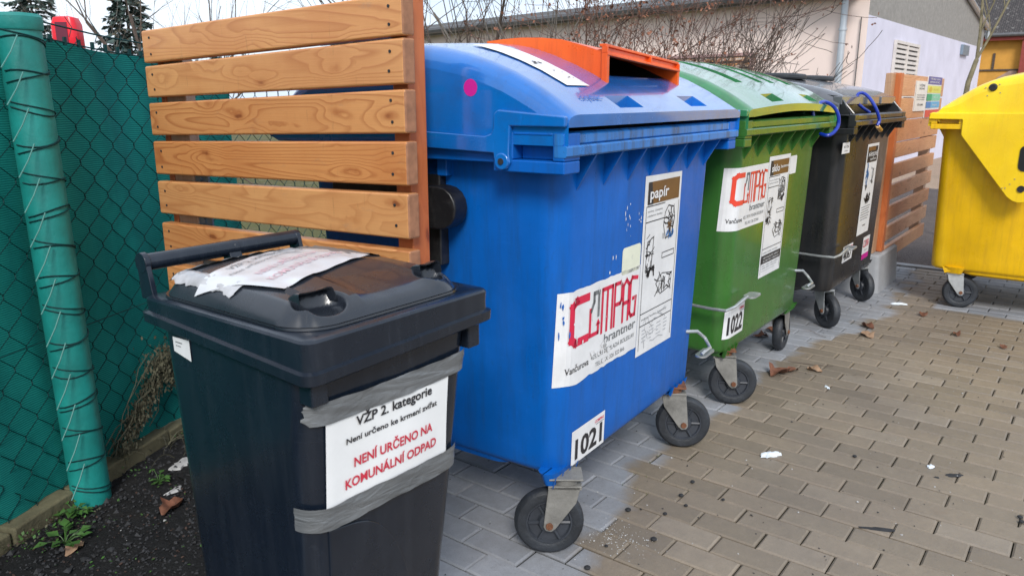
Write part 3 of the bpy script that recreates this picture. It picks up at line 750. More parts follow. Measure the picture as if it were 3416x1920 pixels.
def fill_sheet(sh, u0, v0, u1, v1, title, seed, subtitle=None, bar=False):
    W = u1-u0; H = v1-v0
    sh.rect(u0+W*.08, v1-H*.155, u1-W*.06, v1-H*.035, 3, 2)
    sh.quad([(u0+W*.08, v1-H*.155), (u0+W*.22, v1-H*.155), (u0+W*.16, v1-H*.035), (u0+W*.08, v1-H*.035)], 1, 3)
    sh.text(title, u0+W*.12, v1-H*.125, u0+W*(.62 if not subtitle else .48), h=H*.060, mat=0, lay=4, bold=0.02)
    if subtitle: sh.text(subtitle, u0+W*.52, v1-H*.105, u0+W*.92, h=H*.028, mat=0, lay=4, bold=0.01)
    g = random.Random(seed)
    sh.line([(u0+W*.06, v1-H*.17), (u0+W*.06, v0+H*.03)], W*.008, 1); sh.line([(u1-W*.05, v1-H*.17), (u1-W*.05, v0+H*.03)], W*.008, 1)
    for a, c in ((.165, .165), (.25, .25), (.76, .76), (.83, .83)):
        sh.line([(u0+W*.06, v1-H*a), (u0+W*(.55 if a < .5 else .93), v1-H*c)], W*.010, 1)
    for ln, (tx, y) in enumerate((('noviny, časopisy', .19), ('reklamní letáky', .215))):
        sh.text(tx, u0+W*.10, v1-H*y-H*.008, u0+W*.5, h=H*.012, mat=4, lay=2)
    sh.text('sešity, knihy, kartony', u0+W*.10, v1-H*.80, u0+W*.80, h=H*.013, mat=4, lay=2)
    # outlines of crumpled packaging
    sh.scribble((u0+W*.70, v1-H*.28), W*.17, H*.10, 26, W*.011, 1, 2, seed)
    sh.line([(u0+W*.58, v1-H*.22), (u0+W*.66, v1-H*.185), (u0+W*.82, v1-H*.20), (u0+W*.86, v1-H*.27), (u0+W*.80, v1-H*.36), (u0+W*.62, v1-H*.37), (u0+W*.55, v1-H*.29), (u0+W*.58, v1-H*.22)], W*.012, 1)
    sh.scribble((u0+W*.66, v1-H*.30), W*.11, H*.05, 6, W*.020, 3 if not bar else 4, 3, seed+1)
    sh.scribble((u0+W*.74, v1-H*.355), W*.10, H*.022, 6, W*.03, 6 if not bar else 1, 3, seed+2)
    sh.scribble((u0+W*.22, v1-H*.44), W*.12, H*.12, 16, W*.012, 1, 2, seed+3)
    sh.line([(u0+W*.14, v1-H*.36), (u0+W*.30, v1-H*.34), (u0+W*.28, v1-H*.50), (u0+W*.12, v1-H*.52), (u0+W*.14, v1-H*.36)], W*.010, 1)
    sh.scribble((u0+W*.22, v1-H*.53), W*.14, H*.03, 9, W*.022, 1, 3, seed+4)
    sh.scribble((u0+W*.64, v1-H*.62), W*.26, H*.07, 20, W*.011, 1, 2, seed+5)
    sh.line([(u0+W*.44, v1-H*.62), (u0+W*.60, v1-H*.57), (u0+W*.88, v1-H*.59), (u0+W*.86, v1-H*.67), (u0+W*.58, v1-H*.69), (u0+W*.44, v1-H*.62)], W*.010, 1)
    sh.line([(u0+W*.56, v1-H*.45), (u0+W*.90, v1-H*.45), (u0+W*.90, v1-H*.48), (u0+W*.56, v1-H*.48), (u0+W*.56, v1-H*.45)], W*.009, 1)
    for k in range(4):
        for q in range(4):
            sh.line([(u0+W*(.14+.2*q), v1-H*(.86+.022*k)), (u0+W*(.14+.2*q+g.uniform(.05, .13)), v1-H*(.86+.022*k))], H*.006, 7)
    if bar:
        sh.rect(u0+W*.04, v0+H*.115, u0+W*.95, v0+H*.185, 1, 3)
        sh.text('NEVHAZUJTE OBALY', u0+W*.12, v0+H*.155, u0+W*.86, h=H*.016, mat=0, lay=4)
        sh.text('SE ZBYTKY OBSAHU', u0+W*.12, v0+H*.127, u0+W*.86, h=H*.016, mat=0, lay=4)
        for k in range(3): sh.line([(u0+W*.1, v0+H*(.09-.02*k)), (u0+W*(.9-.1*k), v0+H*(.09-.02*k))], H*.004, 7)
    else:
        sh.scribble((u0+W*.5, v0+H*.12), W*.40, H*.10, 14, W*.008, 7, 2, seed+8)

def number_sticker(T, u0, u1, v0, v1, txt):
    sh = Sheet(body_surf); sh.rect(u0, v0, u1, v1, 0, 1, 10, 1); W = u1-u0; H = v1-v0
    sh.text(txt, u0+W*.10, v0+H*.14, u0+W*.92, h=H*.58, mat=1, lay=2, bold=0.03)
    sh.text('COMPAG', u0+W*.68, v1-H*.20, u0+W*.96, h=H*.09, mat=2, lay=2, bold=0.02)
    sh.line([(u0+W*.72, v1-H*.25), (u0+W*.96, v1-H*.25)], H*.02, 4)
    return sh.b.build('number_sticker', STM, T, smooth=False)

def company_sticker(T, u0, u1, v0, v1, red, torn):
    sh = Sheet(body_surf); W = u1-u0; H = v1-v0; n = 26
    g = random.Random(5)
    top = []; bot = []
    for i in range(n+1):
        t = i/n; j = g.uniform(-.012, .004)*torn
        top.append(v1+j*H*1.5); bot.append(v0-(0.03*H*torn if 0.12 < t < 0.3 else 0)+g.uniform(-.004, .006)*torn)
    sh.b.grid([[sh.f(u0+W*i/n, bot[i]+(top[i]-bot[i])*k/3, 1) for i in range(n+1)] for k in range(4)], 0)
    compag(sh, u0+W*.115, v0+H*.42, u0+W*.97, v0+H*.90, red)
    sh.text('brantner', u0+W*.52, v0+H*.27, u0+W*.97, h=H*.11, mat=4, lay=2, bold=0.012)
    sh.text('Vančurova', u0+W*.07, v0+H*.13, u0+W*.33, h=H*.075, mat=1, lay=2, bold=0.008)
    sh.text('425, 293 01 MLADÁ BOLESLAV', u0+W*.36, v0+H*.155, u0+W*.96, h=H*.055, mat=4, lay=2)
    sh.text('TEL./FAX: 326 322 866', u0+W*.42, v0+H*.055, u0+W*.82, h=H*.05, mat=4, lay=2)
    if torn:      # torn and scuffed spots where the plastic shows or white is rubbed through
        for k in range(6):
            sh.blob((u0+W*g.uniform(.02, .09), v0+H*g.uniform(.55, .97)), .003*g.uniform(.4, 1.3), .007*g.uniform(.5, 1.6), 10, 4, 8, .5)
        for k in range(16):
            sh.blob((u0+W*g.uniform(.10, .95), v0+H*g.uniform(.40, .92)), .0025*g.uniform(.3, 1.0), .008*g.uniform(.4, 1.6), 0, 4, 7, .5)
        for k in range(12):
            sh.blob((u0+W*g.uniform(.28, .60), v0+H*g.uniform(.03, .34)), .010*g.uniform(.4, 1.3), .006*g.uniform(.4, 1.6), 0, 4, 7, .5)
    return sh.b.build('company_sticker', STM+['blue_plastic'], T, smooth=False)

# ---- blue container
POCK = [(-0.305, -0.160, 0.014, 0.066, 0.030, 0), (0.190, 0.330, 0.014, 0.066, 0.030, 0)]
T = container('paper_container', 'blue dome-lid waste container with orange chute, nearest big bin in the row', ('blue_plastic', 'blue_lid', 'blue_rim'), (-0.195, 0.185, 0), R(3.3), angles=(124, -62, 80, 70), pedals=(False, True), pivots=((-0.455, 0.075), (0.372, 0.10), (-0.41, 0.83), (0.41, 0.83)))
BLUE_T = T
lid = dome(PROF_A, POCK+[(-0.135, 0.345, 0.175, 0.45, 0.20, 1)]).build('lid', ['blue_lid', 'inside_dark'], T)
for g, s_ in lid_sides(T, 'blue_lid'): 
    g.cyl((s_*(LW+0.006), 0.174, 1.124), (1, 0, 0), 0.021, 0.022, 20); g.build('lid_flange', 'blue_lid', lid, bevel=0.004)
g = MB(); g.cyl((-LW-0.018, 0.174, 1.124), (1, 0, 0), 0.008, 0.004, 12); g.build('hinge_pin', 'ink_black', lid)
sh = Sheet(lambda u, v, o: Vector((-LW-0.0006*o, u, v))); sh.blob((0.277, 1.300), 0.021, 0.021, 0, 1, 28); sh.b.build('round_sticker', ['ink_magenta'], lid, smooth=False)
dsurf = lambda u, v, o: Vector((u, v, dome_z(PROF_A, u, v)+0.002*o+0.0015))
sh = Sheet(dsurf)
sh.b.grid([[dsurf(-0.43+0.12*i/4, 0.105+0.30*j/12, 1) for i in range(5)] for j in range(13)], 0)
sh.scribble((-0.375, 0.23), 0.022, 0.010, 6, 0.005, 1, 2, 5); sh.scribble((-0.36, 0.175), 0.03, 0.018, 5, 0.003, 7, 2, 6); sh.scribble((-0.355, 0.145), 0.025, 0.005, 4, 0.002, 1, 2, 8)
sh.line([(-0.42, 0.115), (-0.42, 0.40)], 0.0015, 7); sh.line([(-0.32, 0.115), (-0.32, 0.40)], 0.0015, 7)
sh.b.build('lid_notice', STM, lid, smooth=False)
sh = Sheet(dsurf); sh.text('citybac', -0.455, 0.045, -0.345, h=0.020, mat=0, lay=1, bold=0.01); sh.b.build('relief_shade_text', ['blue_plastic'], lid, smooth=False)  # flat darker lettering; the colour stands for shade on raised letters
# orange chute
c = MB()
XL, XR = -0.15, 0.36
side = [(0.148, 1.318), (0.148, 1.412), (0.172, 1.409), (0.215, 1.422), (0.29, 1.4425), (0.36, 1.450), (0.434, 1.453), (0.50, 1.451), (0.56, 1.447)]
low = [(0.56, 1.40), (0.449, 1.400), (0.375, 1.386), (0.262, 1.352), (0.20, 1.336), (0.165, 1.318)]
def chz(p, x): return p
c.prism(side+low, 'x', XL, XL+0.006)
c.prism([(p[0], p[1]-0.030 if i < 4 else p[1]-0.016) for i, p in enumerate(side)]+low, 'x', XR-0.006, XR)
for k in range(len(side)-1):
    if k == 0: continue
    (ya, za), (yb, zb) = side[k], side[k+1]
    c.add([(XL, ya, za), (XR, ya, za-0.030), (XR, yb, zb-0.026), (XL, yb, zb), (XL, ya, za-0.005), (XR, ya, za-0.035), (XR, yb, zb-0.031), (XL, yb, zb-0.005)], [(0, 1, 2, 3), (7, 6, 5, 4), (0, 4, 5, 1), (2, 6, 7, 3)])
def sl(x): return -0.030*(x-XL)/(XR-XL)
def bar(x0, x1, z0, z1, y0, y1, mb=c):
    vs = []
    for y in (y0, y1):
        vs += [(x0, y, z0+sl(x0)), (x1, y, z0+sl(x1)), (x1, y, z1+sl(x1)), (x0, y, z1+sl(x0))]
    mb.add(vs, [(0, 1, 2, 3), (7, 6, 5, 4), (0, 4, 5, 1), (1, 5, 6, 2), (2, 6, 7, 3), (3, 7, 4, 0)])
c.build('chute_hood', 'orange_plastic', lid, bevel=0.002)
c2 = MB()
bar(XL-0.012, XR+0.010, 1.392, 1.399, 0.130, 0.150, c2); bar(XL-0.012, XR+0.010, 1.416, 1.4235, 0.136, 0.158, c2)
bar(XL-0.012, XR+0.010, 1.399, 1.416, 0.144, 0.150, c2)
for xx in (XL-0.012, XL+(XR-XL)*0.56, XR+0.002): bar(xx, xx+0.009, 1.399, 1.417, 0.132, 0.146, c2)
c2.box((XL-0.012, 0.132, 1.312), (XL+0.004, 0.150, 1.395)); c2.box((XR-0.006, 0.132, 1.308), (XR+0.010, 0.150, 1.366))
c2.build('chute_frame', 'orange_plastic', lid, bevel=0.0015)
sh = Sheet(body_surf); sh.b.grid([[body_surf(-0.03+0.285*i/6, 0.468+0.578*j/3-0.004*(i/6), 1) for i in range(7)] for j in range(4)], 0)
fill_sheet(sh, -0.03, 0.468, 0.255, 1.046, 'papír', 21); sh.b.build('paper_guide_sticker', STM, T, smooth=False)
company_sticker(T, -0.503, -0.032, 0.505, 0.775, 2, 0.5)
number_sticker(T, -0.425, -0.225, 0.252, 0.358, '1021')
sh = Sheet(body_surf)
def rr2(u0, v0, u1, v1, r, mat, lay=1, S_=None):
    pts = [(p.x, p.y) for p in rrect(u0, u1, v0, v1, r, 0, 4)]; (S_ or sh).quad(pts, mat, lay)
rr2(-0.162, 0.762, -0.036, 0.845, 0.012, 0); sh.scribble((-0.10, 0.81), 0.012, 0.006, 3, 0.001, 4, 2, 3)
sh.b.build('blank_label', ['sticker_cream', 'ink_black', 'ink_black', 'ink_black', 'ink_lightgrey'], T, smooth=False)
sh = Sheet(body_surf); g = random.Random(4)
for cx, cz, n_ in ((-0.14, 0.955, 7), (-0.045, 0.93, 8), (-0.13, 0.90, 4), (-0.22, 0.80, 3)):
    for k in range(n_): sh.blob((cx+g.uniform(-.02, .02), cz+g.uniform(-.03, .03)), .003*g.uniform(.3, 1), .008*g.uniform(.3, 1), 0, 1, 6, .5)
struct(sh.b.build('glue_residue', 'sticker_white', T, smooth=False), 'stuff')

# ---- green container
T = container('glass_container', 'green dome-lid waste container between the blue and the black ones', ('green_plastic', 'green_lid', 'green_plastic'), (1.09, 0.222, 0), R(1.0), angles=(-62, 3, 80, 70), seed=3, pivots=((-0.396, 0.108), (0.445, 0.135), (-0.41, 0.83), (0.41, 0.83)))
GREEN_T = T
PG = [(-0.305, -0.160, 0.014, 0.066, 0.030, 0), (0.190, 0.330, 0.014, 0.066, 0.030, 0)]
for x0, x1 in ((-0.33, -0.25), (-0.07, 0.0), (0.085, 0.155), (0.315, 0.395)):
    PG.append((x0, x1, 0.16, 0.62, 0.014, 0))
lid = dome(PROF_A, PG, bow=0.018).build('lid', ['green_lid', 'inside_dark'], T)
for g, s_ in lid_sides(T, 'green_lid'): 
    g.cyl((s_*(LW+0.006), 0.174, 1.124), (1, 0, 0), 0.021, 0.022, 20); g.build('lid_flange', 'green_lid', lid, bevel=0.004)
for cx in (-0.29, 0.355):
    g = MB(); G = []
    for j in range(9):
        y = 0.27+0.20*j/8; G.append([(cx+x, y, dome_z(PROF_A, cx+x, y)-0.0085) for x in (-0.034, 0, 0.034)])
    g.grid(G); g.build('throw_hole_shade', 'inside_dark', lid)  # dark sheet in the channel, painting the shade inside a hole
sh = Sheet(dsurf); sh.text('citybac', -0.455, 0.045, -0.345, h=0.020, mat=0, lay=1, bold=0.01); sh.b.build('relief_shade_text', ['green_plastic'], lid, smooth=False)  # flat lettering again, relief shade put into a darker green
sh = Sheet(body_surf); sh.b.grid([[body_surf(-0.145+0.285*i/6, 0.505+0.53*j/3, 1) for i in range(7)] for j in range(4)], 0)
fill_sheet(sh, -0.145, 0.505, 0.14, 1.035, 'sklo', 61, 'barevné', True); sh.b.build('paper_guide_sticker', STM, T, smooth=False)
company_sticker(T, -0.548, -0.147, 0.762, 1.012, 8, 0)
number_sticker(T, -0.475, -0.285, 0.305, 0.437, '1022')
sh = Sheet(body_surf); rr2(0.142, 0.940, 0.238, 1.022, 0.008, 0); sh.b.build('blank_label', ['sticker_white'], T, smooth=False)

# ---- black container
T = container('mixed_waste_container', 'black and grey waste container with its lid raised, beside the far slatted screen', ('black_plastic', 'grey_lid', 'black_plastic'), (2.45, 0.178, 0), R(0.5), angles=(232, 232, 80, 70), old=False, pedals=(True, False), pivots=((-0.285, 0.155), (0.475, 0.145), (-0.41, 0.83), (0.41, 0.83)))
BLACK_T = T
lid = dome(PROF_B, [(0.05, 0.056, 0.2, 0.6, 0.003, 0)], zside=1.20, lipz=1.246, crown=0.015, back=1.18).build('lid', ['grey_lid', 'inside_dark'], T)
g = MB()
for x0, x1, yy in ((-0.61, -0.14, 0.075), (-0.14, 0.0, 0.062), (0.0, 0.23, 0.078), (0.23, 0.61, 0.07)):
    g.box((x0+0.002, yy, 1.243), (x1-0.002, 0.12, 1.286))
g.build('lid_lip', 'grey_lid', lid, bevel=0.004)
for s_ in (-1, 1):
    g = MB(); a, c_ = sorted((s_*0.575, s_*0.60))
    g.prism([(0.03, 1.197), (0.085, 1.285), (0.50, 1.34), (0.95, 1.25), (0.98, 1.197)], 'x', a, c_); g.build('hopper_cheek', 'black_plastic', T)
g = MB(); g.box((-0.57, 0.16, 1.15), (0.57, 0.17, 1.30)); g.box((-0.57, 0.10, 1.235), (0.57, 0.112, 1.245)); g.tube([(-0.575, 0.02, 1.20), (-0.575, 0.085, 1.27)], 0.004, 6); g.tube([(0.575, 0.02, 1.20), (0.575, 0.085, 1.27)], 0.004, 6)
g.build('inner_apron', 'black_plastic', T)
for cx in (-0.27, 0.28):
    g = MB(); zz = 1.40
    rings = []
    for rr_, dz in ((0.150, 0.0), (0.155, 0.008), (0.155, 0.020), (0.145, 0.028), (0.12, 0.030)):
        rings.append([(cx+rr_*math.cos(2*math.pi*i/32), 0.52+rr_*math.sin(2*math.pi*i/32), dome_z(PROF_B, cx, 0.52, crown=.015)-0.006+dz-0.05*(rr_*math.sin(2*math.pi*i/32))**2*8*0.5) for i in range(32)])
    g.loft(rings); g.build('round_flap', 'rubber', lid)
sh = Sheet(body_surf); sh.b.grid([[body_surf(-0.03+0.275*i/6, 0.492+0.53*j/3, 1) for i in range(7)] for j in range(4)], 0)
u0, v0, u1, v1 = -0.03, 0.492, 0.245, 1.022; W = u1-u0; H = v1-v0
sh.rect(u0+W*.08, v1-H*.20, u1-W*.08, v1-H*.03, 1, 2); sh.rect(u0+W*.08, v1-H*.075, u1-W*.3, v1-H*.03, 3, 3)
sh.text('NÁPOJOVÉ', u0+W*.12, v1-H*.135, u0+W*.86, h=H*.045, mat=0, lay=4, bold=.02); sh.text('KARTONY', u0+W*.3, v1-H*.18, u0+W*.82, h=H*.025, mat=0, lay=4, bold=.01)
sh.scribble((u0+W*.25, v1-H*.33), W*.12, H*.12, 14, W*.04, 6, 2, 71); sh.scribble((u0+W*.7, v1-H*.36), W*.13, H*.10, 9, W*.02, 4, 2, 72)
sh.scribble((u0+W*.5, v1-H*.60), W*.28, H*.055, 20, W*.035, 1, 2, 73); sh.scribble((u0+W*.25, v1-H*.47), W*.10, H*.03, 6, W*.03, 1, 2, 74)
for k in range(6): sh.line([(u0+W*.12, v1-H*(.69+.028*k)), (u0+W*(.85-.05*(k % 3)), v1-H*(.69+.028*k))], H*.008, 4)
sh.text('www', u0+W*.4, v0+H*.09, u0+W*.65, h=H*.02, mat=1, lay=2, bold=.02)
sh.b.build('paper_guide_sticker', STM, T, smooth=False)
number_sticker(T, -0.295, -0.085, 0.375, 0.468, '4067')
sh = Sheet(body_surf); sh.rect(0.165, 0.318, 0.33, 0.458, 0, 1, 3, 1); sh.rect(0.165, 0.318, 0.33, 0.352, 9, 2, 3, 1)
compag(sh, 0.185, 0.395, 0.31, 0.435, 2); sh.text('brantner', 0.22, 0.368, 0.30, h=0.010, mat=4, lay=2)
sh.b.build('company_sticker', STM, T, smooth=False)

# ---- yellow container (turned towards the row)
T = container('plastic_container', 'yellow dome-lid waste container standing apart at the right edge', ('yellow_plastic', 'yellow_lid', 'yellow_plastic'), (3.53, 0.02, 0), R(180), angles=(105, 105, 100, 110), old=False, pedals=(False, False), pivots=((-0.44, 0.13), (0.44, 0.213), (-0.41, 0.83), (0.41, 0.83)))
YEL_T = T
lid = dome(PROF_Y, [], zside=1.16, lipz=1.156).build('lid', ['yellow_lid', 'inside_dark'], T)
plate = [(-0.008, 1.158), (0.0, 1.156), (0.166, 1.155), (0.170, 1.15), (0.171, 1.072), (0.175, 1.062), (0.382, 0.801), (0.440, 0.728)]
for q in range(8):
    t = R(225+135*q/7); plate.append((0.507+0.080*math.cos(t), 0.776+0.080*math.sin(t)))
plate += [(0.60, 0.90), (0.72, 0.98), (0.95, 1.15), (1.02, 1.17), (1.02, 1.20), (0.40, 1.195), (0.0, 1.192)]
for s_ in (-1, 1):
    g = MB(); a, c_ = sorted((s_*(LW-0.004), s_*(LW+0.018))); g.prism(plate, 'x', a, c_); g.build('lid_arm', 'yellow_lid', lid, bevel=0.005)
    g = MB(); X = s_*(LW+0.020)
    g.cyl((X, 0.507, 0.776), (1, 0, 0), 0.019, 0.010, 20); g.build('pivot_cap', 'hinge_black', lid)
    g = MB(); pr = rrect(0.475, 0.58, 0.875, 1.02, 0.03, 0, 5); g.prism([(p.x, p.y) for p in pr], 'x', X-0.003, X+0.003); g.build('arm_opening_shade', 'inside_dark', lid)  # dark slab on the arm; shade of an opening put into colour
    g = MB(); g.lathe([(0.010, 0.010), (0.016, 0.010), (0.021, 0.004), (0.022, -0.01)], (s_*(LW+0.002), 0.298, 1.336), (s_, 0, 0), 24); g.cyl((s_*(LW+0.002), 0.298, 1.336), (1, 0, 0), 0.012, 0.01, 16)
    g.build('end_plug', 'hinge_black', lid)
    for (yy, zz) in ((0.262, 1.334), (0.328, 1.352), (0.336, 1.306), (0.275, 1.290), (0.45, 0.80), (0.415, 0.775), (0.43, 0.777), (0.47, 0.83)):
        g = MB(); rx = LW+0.019 if zz < 1.0 else LW+0.001
        g.cyl((s_*rx, yy, zz), (1, 0, 0), 0.0032, 0.005, 10); g.build('rivet', 'zinc_old', lid)
g = MB()
g.prism([(-0.012, 1.115), (0.004, 1.115), (0.0, 1.150), (0.05, 1.138), (0.05, 1.150), (0.0, 1.185), (-0.010, 1.186)], 'x', -0.60, 0.60); g.build('front_lip', 'yellow_lid', lid, bevel=0.002)
for xx in (-LW-0.0035,):
    g = MB(); g.box((xx, 0.228, 1.20), (xx+0.003, 0.231, 1.33)); g.box((xx, 0.370, 1.195), (xx+0.003, 0.373, 1.385)); g.build('lid_seam', 'yellow_plastic', lid)

# ------------------------------------------------------------ cable locks
def cable(label, pts, tip=None):
    P = [Vector(p) for p in pts]; out = []
    for i in range(len(P)-1):
        p0 = P[max(i-1, 0)]; p1 = P[i]; p2 = P[i+1]; p3 = P[min(i+2, len(P)-1)]
        for q in range(6):
            t = q/6; out.append(0.5*((2*p1)+(p2-p0)*t+(2*p0-5*p1+4*p2-p3)*t*t+(3*p1-p0-3*p2+p3)*t**3))
    out.append(P[-1])
    T_ = thing('cable_lock', label, 'cable lock', out[0], 0, 'blue cable locks')
    o0 = out[0]
    g = MB(); g.tube([p-o0 for p in out], 0.0085, 10); g.build('cable', 'cable_blue', T_)
    if tip:
        g = MB(); a, c_ = Vector(tip[0])-o0, Vector(tip[1])-o0; g.tube([a, c_], 0.012, 12); g.build('lock_barrel', 'brass', T_, bevel=0.002)
cable('blue cable lock looping over the right end of the green container rim', [(1.40, 0.25, 1.19), (1.40, 0.255, 1.225), (1.428, 0.24, 1.250), (1.49, 0.23, 1.259), (1.535, 0.203, 1.238), (1.555, 0.183, 1.198), (1.56, 0.180, 1.150), (1.525, 0.190, 1.117), (1.50, 0.21, 1.106), (1.51, 0.245, 1.112)])
cable('blue cable lock with brass end hanging from the black container lid', [(2.28, 0.215, 1.20), (2.22, 0.25, 1.235), (2.18, 0.262, 1.262), (2.19, 0.262, 1.297), (2.225, 0.245, 1.302), (2.22, 0.212, 1.279), (2.21, 0.172, 1.228), (2.235, 0.152, 1.165), (2.222, 0.156, 1.133)], ((2.225, 0.155, 1.130), (2.285, 0.150, 1.107)))
# tag hanging on green rim end
sh = Sheet(lambda u, v, o: Vector((2.45-0.60+u, 0.222-0.0006*o, v))); sh.quad([(-.02, 1.0), (.125, 1.0), (.118, 1.055), (-.012, 1.055)], 0, 1); sh.text('KO 726', .01, 1.028, .10, h=.012, mat=1, lay=2, bold=.01); sh.text('volejte', .02, 1.010, .09, h=.008, mat=4, lay=2)
sh.quad([(-.02, 1.0), (-.012, 1.055), (.118, 1.055), (.125, 1.0)], 0, -1)
g = sh.b; g.tube([(2.45-0.60+0.05, 0.222, 1.055), (2.45-0.60+0.055, 0.215, 1.10)], 0.0012, 5, 4)
tag(g.build('hanging_tag', STM, smooth=False), 'small white tag hanging under the loop of the cable lock on the green container', 'tag')

# ------------------------------------------------------------ wheelie bin
WB = thing('wheelie_bin', 'dark blue-black two-wheeled bin with taped paper notice in the foreground', 'wheelie bin', (-1.416, 0.060, 0), R(0.3))
def wb_hx(z): return lerp_tab([(0.03, 0.160), (0.40, 0.178), (0.80, 0.200), (0.89, 0.204)], z)
def wb_cx(z): return -0.010-0.022*(1-z/0.87)
def wb_yf(z): return lerp_tab([(0.03, 0.085), (0.60, 0.040), (0.89, 0.022)], z)
def wb_yb(z): return lerp_tab([(0.03, 0.425), (0.89, 0.455)], z)
WR = 0.045
b = MB(); rings = []
for z in (0.03, 0.06, 0.2, 0.35, 0.5, 0.65, 0.8, 0.868):
    rings.append(rrect(wb_cx(z)-wb_hx(z), wb_cx(z)+wb_hx(z), wb_yf(z), wb_yb(z), WR, z, 6))
b.loft(rings); 
body = b.build('body', 'bin_plastic', WB)
# arched panel line low on the front, raised slightly
g = MB(); arch = []
for q in range(17):
    t = q/16; x = -0.17+0.20*t; z = 0.562-0.03*t-0.17*t**3.6
    arch.append((x, z))
inner = [(-0.15, 0.04)]+arch+[(0.055, 0.22), (0.06, 0.04)]
vs = [(x, wb_yf(z)-0.004, z) for x, z in inner]; vs2 = [(x, wb_yf(z)+0.004, z) for x, z in inner]
n_ = len(inner); g.add(vs+vs2, [tuple(range(n_))]+[(i, i+n_, (i+1) % n_+n_, (i+1) % n_) for i in range(n_)]); g.build('front_panel', 'bin_plastic', WB, bevel=0.003)
for s_ in (-1, 1):
    g = MB(); a, c_ = sorted((s_*0.172, s_*0.206)); g.box((a, 0.016, 0.80), (c_, 0.05, 0.868)); g.build('corner_rib', 'bin_plastic', WB, bevel=0.004)
g = MB()
for k in range(14):
    x = -0.13+0.02*k; g.prism([(0.005, 0.862), (0.030, 0.862), (0.032, 0.838)], 'x', x-0.002, x+0.002)
g.build('rim_teeth', 'bin_plastic', WB)
# collar (rim of the bin with the lid's skirt)
c = MB()
def collar(z, e):
    return rrect(-0.223-e, 0.230+e, 0.0-e, 0.492+e, 0.022+max(0, e)*0.5, z, 5)
def dip(p):   # the skirt hangs lower round the front, lowest at the left corner
    t = max(0, min(1, (0.27-p.y)/0.20)); t = t*t*(3-2*t)
    return Vector((p.x, p.y, p.z-t*(0.024 if p.x < 0 else 0.024-0.010*min(1, p.x/0.2))))
c.loft([[dip(p) for p in collar(0.872, -0.014)], [dip(p) for p in collar(0.864, -0.003)], [dip(p) for p in collar(0.868, 0.002)], [dip(p) for p in collar(0.8855, 0.003)], [dip(p) for p in collar(0.8885, -0.0045)], collar(0.890, -0.005), collar(0.9095, -0.004), collar(0.9135, -0.007), collar(0.915, -0.012), collar(0.915, -0.03)], 0, True, True)
for px_, py_ in ((-0.185, 0.022), (0.198, 0.03)): c.cyl((px_, py_, 0.9152), (0, 0, 1), 0.004, 0.001, 10)
c.build('collar', 'bin_plastic', WB)
# lid
def lid_h(x, y):
    """height of the raised part of the lid above the collar"""
    ex = min(1, max(0, (0.200-abs(x))/0.034)); e0 = min(1, max(0, (y-0.034)/0.040)); e1 = min(1, max(0, (0.480-y)/0.04))
    e = ex*ex*(3-2*ex) * e0*e0*(3-2*e0) * e1*e1*(3-2*e1)
    h = 0.005+0.029*(e**0.45)
    dm = 0.024*(1-(x/0.2)**2)*max(0, 1-((y-0.29)/0.23)**2)
    ch = -0.008*max(0, 1-((x-0.03)/0.09)**4)*min(1, max(0, (0.24-y)/0.08))*e
    z = h+max(0, dm)*e+ch
    for gx, gy, sz in ((-0.130, 0.078, 0.047), (0.146, 0.084, 0.036)):
        q = math.hypot((x-gx)/(sz*1.0), (y-gy)/(sz*0.78))
        if q < 1.12:
            t = max(0, min(1, (1.12-q)/0.30)); t = t*t*(3-2*t); z = z*(1-t)+t*(0.012+0.006*q*q)
    return z
def lid_z(x, y): return 0.915+lid_h(x, y)
G = []; NXL, NYL = 120, 120
g = MB()
g.grid([[(-0.200+0.400*i/NXL, 0.034+0.446*j/NYL, 0) for i in range(NXL+1)] for j in range(NYL+1)])
def corner(x, y):
    # pull the grid in to a rounded rectangle
    cx, cy, r = 0.200, (0.034, 0.480), 0.075
    sx = 1 if x > 0 else -1
    for yy, sy in ((cy[0], -1), (cy[1], 1)):
        dx = abs(x)-(cx-r); dy = (y-yy)*sy+r
        if dx > 0 and dy > 0:
            m_ = max(dx, dy); d = math.hypot(dx, dy)
            if d > 1e-9: dx, dy = dx*m_/d, dy*m_/d
            return sx*(cx-r+dx), yy+sy*(dy-r)
    return x, y
nv = []
for (x, y, z) in g.v:
    x2, y2 = corner(x, y); nv.append((x2, y2, lid_z(x, y)))
g.v = nv
ring = [corner(-0.200+0.400*i/40, 0.034) for i in range(41)]+[corner(0.200, 0.034+0.446*i/40) for i in range(1, 41)]+[corner(0.200-0.400*i/40, 0.480) for i in range(1, 41)]+[corner(-0.200, 0.480-0.446*i/40) for i in range(1, 40)]
g.loft([[(x, y, 0.912) for x, y in ring], [(x*1.022, 0.25+(y-0.25)*1.022, 0.916) for x, y in ring], [(x*1.018, 0.25+(y-0.25)*1.018, 0.9198) for x, y in ring], [(x, y, 0.9192) for x, y in ring]], 0, False, False)
lidw = g.build('lid', 'bin_lid', WB, angle=60)
